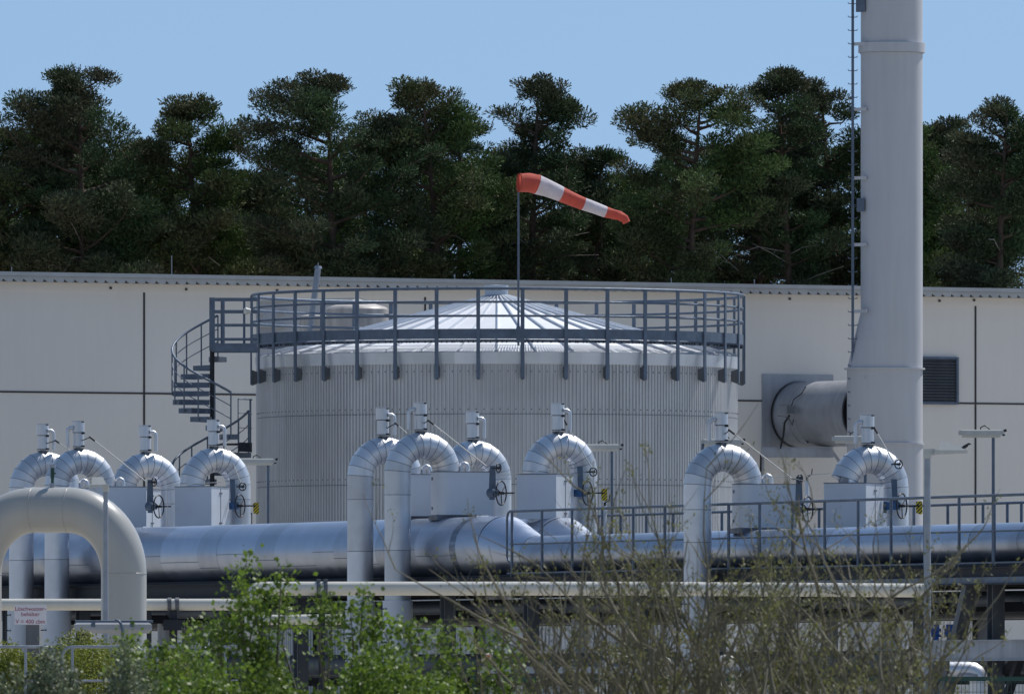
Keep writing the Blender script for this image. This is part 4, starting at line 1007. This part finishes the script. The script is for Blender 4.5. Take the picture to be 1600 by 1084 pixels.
def underwood():
    rng = np.random.default_rng(9); n = 60000; D0 = 396
    c = np.stack([rng.uniform(-26, 26, n), D0 + rng.normal(0, 1.5, n), rng.uniform(4, 13.4, n) + 0 * rng.random(n)], 1)
    c[:, 2] += np.sin(c[:, 0] * .7) * .8 + np.sin(c[:, 0] * 1.9) * .5
    keep = ~((c[:, 0] > -16) & (c[:, 0] < -13.6)); c = c[keep]; n = len(c)
    d, e, f = rot_basis(rng, n); L_ = .4; V = np.stack([c - e * .12, c + e * .12, c + d * L_ + e * .15, c + d * L_ - e * .15], 1).reshape(-1, 3)
    o = bigmesh('forest_underwood', 'needle', V, np.arange(len(V)).reshape(-1, 4)); tag(o, 'dark dense forest interior behind the pines', 'forest', kind='stuff')
underwood()

def leafy(px, top, wpx, D, seed, name, label, cat, mleaf, nleaf, ls, z0=0, group=None, shape=1.0, sprigs=(), mt='twig', flat=1.6):
    rng = np.random.default_rng(seed); rr = random.Random(seed); k = D / F; x0 = P(px, 0, D).x; zt = ZY(top, D); W = wpx / 2 * k
    t = thing(name, label, cat, Vector((x0, D, z0)), group); b = MB(); ends = []
    H = zt - z0
    for i in range(16):
        a = rr.random() * 2 * PI; rad = W * rr.uniform(.15, .95); hh = H * rr.uniform(.55, 1.0) * (1 - .45 * (rad / W) ** 2)
        base = Vector((x0 + rr.gauss(0, W * .12), D + rr.gauss(0, W * .1), z0)); tip = Vector((x0 + rad * math.cos(a), D + rad * math.sin(a) * .6, z0 + hh))
        mid = base.lerp(tip, .5) + Vector((rr.gauss(0, .1), 0, hh * .1)); b.tube([base, mid, tip], [.02, .012, .004], 5); ends.append((mid, tip))
    for sx, sy in sprigs:
        tip = P(sx, sy, D + rr.uniform(-.3, .3)); base = P(sx + rr.uniform(-25, 25), min(sy + 170, 1085), D); mid = base.lerp(tip, .5) + Vector((rr.gauss(0, .05), 0, 0)); b.tube([base, mid, tip], [.012, .008, .003], 5); ends.append((mid, tip)); ends.append((base.lerp(tip, .4), tip)); ends.append((mid, tip))
    b.build('stems', mt, t)
    n = nleaf; ns = int(n * .15); c = np.zeros((n, 3))
    # volume part: filled mostly near a lumpy top surface
    m_ = n - ns; an = rng.random(m_) * 2 * PI; rho = np.sqrt(rng.random(m_)); qx = rho * np.cos(an); qy = rho * np.sin(an)
    lump = .85 + .09 * np.sin(qx * 6 + seed) + .07 * np.sin(qx * 13 + qy * 4 + seed * 2) + .05 * np.sin(qx * 29 + qy * 11) - .22 * rho ** 3
    hz = H * lump * (1 - .62 * rng.random(m_) ** 1.9)
    c[ns:] = np.stack([x0 + qx * W, D + qy * W * .7, z0 + hz], 1) + rng.normal(size=(m_, 3)) * .03
    idx = rng.integers(0, len(ends), ns); g = rng.random(ns) ** .8
    A = np.array([e[0][:] for e in ends]); Bb = np.array([e[1][:] for e in ends])
    c[:ns] = A[idx] + (Bb[idx] - A[idx]) * g[:, None] + rng.normal(size=(ns, 3)) * (.035 + .10 * (1 - g[:, None])) * flat / 1.6
    d, e, f = rot_basis(rng, n); d[:, 2] = np.abs(d[:, 2]); L_ = .74 * ls * rng.uniform(.6, 1.3, (n, 1)); w_ = L_ * .40
    V = np.stack([c, c + d * L_ * .5 + e * w_, c + d * L_, c + d * L_ * .5 - e * w_], 1).reshape(-1, 3)
    bigmesh('foliage', mleaf, V, np.arange(len(V)).reshape(-1, 4), t); return t
G1 = 'leafy shrubs in the foreground'
leafy(405, 1000, 200, 100, 1, 'leafy_shrub', 'bright green leafy shrub with the tallest sprigs in the left foreground', 'shrub', 'leaf', 19000, .055, group=G1, sprigs=((386, 872), (372, 905), (410, 915), (440, 885), (425, 935), (355, 960), (395, 940), (448, 925), (340, 985), (380, 985)))
leafy(590, 998, 260, 98, 2, 'leafy_shrub', 'green leafy shrub in front of the tall middle legs', 'shrub', 'leaf', 17000, .055, group=G1, sprigs=((568, 926), (548, 955), (590, 965), (630, 975), (520, 945), (500, 935), (655, 985)))
leafy(245, 1010, 230, 101, 3, 'leafy_shrub', 'green leafy shrub in front of the hoop railings', 'shrub', 'leaf', 13000, .055, group=G1, sprigs=((205, 1000), (300, 985), (330, 975), (255, 1012)))
leafy(735, 1010, 180, 99, 4, 'leafy_shrub', 'small green leafy shrub meeting the twiggy bush', 'shrub', 'leaf', 10000, .055, group=G1, sprigs=((790, 975), (765, 1000), (720, 990), (812, 1030), (690, 985)))
leafy(480, 1012, 640, 96, 5, 'leafy_shrub', 'low dense leafy shrub along the bottom edge', 'shrub', 'leaf', 44000, .055, group=G1)
G2 = 'grey green shrubs at the lower left'
leafy(50, 1008, 240, 92, 6, 'grey_shrub', 'grey green fine leaved shrub in the lower left corner', 'shrub', 'leafgrey', 34000, .042, group=G2)
leafy(185, 1020, 200, 93, 7, 'grey_shrub', 'lower grey green shrub right of the corner one', 'shrub', 'leafgrey', 24000, .042, group=G2)
leafy(135, 992, 330, 176, 8, 'flowering_hedge', 'yellow green hedge with red tips behind the hoop railings', 'hedge', 'leafyellow', 26000, .05, z0=1.15)
leafy(30, 1004, 140, 176, 28, 'flowering_hedge', 'yellow green hedge at the left picture edge behind the hoop railing', 'hedge', 'leafyellow', 12000, .05, z0=1.15)

def twiggy(px, top, wpx, D, seed, label, lean=0., nst=15, mleaf='bud'):
    rng = np.random.default_rng(seed); rr = random.Random(seed); k = D / F; x0 = P(px, 0, D).x; zt = ZY(top, D); W = wpx / 2 * k
    t = thing('twiggy_bush', label, 'bush', Vector((x0, D, 0)), 'half bare twiggy bushes'); b = MB(); segs = []
    def grow(p, d, ln, r, lvl):
        pts = [p]; dd = d.copy(); n = 5
        for i in range(n):
            dd = (dd + Vector((rr.gauss(0, .10), rr.gauss(0, .10), rr.gauss(0, .05) + .03))).normalized(); pts.append(pts[-1] + dd * ln / n)
        b.tube(pts, [r * (1 - .75 * i / n) for i in range(n + 1)], 5 if lvl < 2 else 3, False)
        for i in range(n): segs.append((pts[i], pts[i + 1], lvl))
        if lvl < 3:
            for i in range(1, n + 1):
                for q in range((2 if i > 2 else 1) if lvl == 0 else 1):
                    if rr.random() < (.85, .62, .28)[lvl]:
                        ax = Vector((rr.gauss(0, 1), rr.gauss(0, .7), rr.gauss(.2, .5))).normalized()
                        nd = (dd * .85 + ax * .6).normalized(); grow(pts[i], nd, ln * rr.uniform(.25, .55), r * .5, lvl + 1)
    for i in range(nst):
        f = (i + .5) / nst * 2 - 1; ln = (zt - 0) * rr.uniform(.78, 1.02) * (1 - .14 * f * f)
        d = Vector((f * W / zt * 1.5 + lean + rr.gauss(0, .07), rr.gauss(0, .12), 1)).normalized()
        grow(Vector((x0 + f * W * .28, D + rr.gauss(0, .12), 0)), d, ln * .80 * (1 - .22 * f * f), rr.uniform(.018, .034), 0)
    b.build('branches', 'twig', t)
    ss = [s for s in segs if s[2] >= 1]; n = 1050
    A = np.array([s[0][:] for s in ss]); Bb = np.array([s[1][:] for s in ss]); idx = rng.integers(0, len(ss), n); g = rng.random((n, 1))
    c = A[idx] + (Bb[idx] - A[idx]) * g; c = np.repeat(c, 8, 0) + rng.normal(size=(n * 8, 3)) * .028; n *= 8; d, e, f = rot_basis(rng, n); d[:, 2] = np.abs(d[:, 2]) + .3; L_ = rng.uniform(.012, .032, (n, 1)); w_ = L_ * .3
    V = np.stack([c, c + d * L_ * .5 + e * w_, c + d * L_, c + d * L_ * .5 - e * w_], 1).reshape(-1, 3)
    bigmesh('young_leaves', mleaf, V, np.arange(len(V)).reshape(-1, 4), t)
twiggy(925, 870, 200, 94, 21, 'leftmost twiggy bush, branches leaning over the cable tray', -.05)
twiggy(1040, 822, 210, 92, 22, 'twiggy bush left of the tall right leg', .0, 15)
twiggy(1165, 805, 200, 95, 23, 'tallest twiggy bush in front of the tall right leg', .0, 16)
twiggy(1275, 835, 200, 93, 24, 'twiggy bush below the bend before the chimney', .03, 15)
twiggy(1355, 935, 150, 90, 25, 'rightmost low twiggy bush with branches leaning to the lamp post', .05, 14)
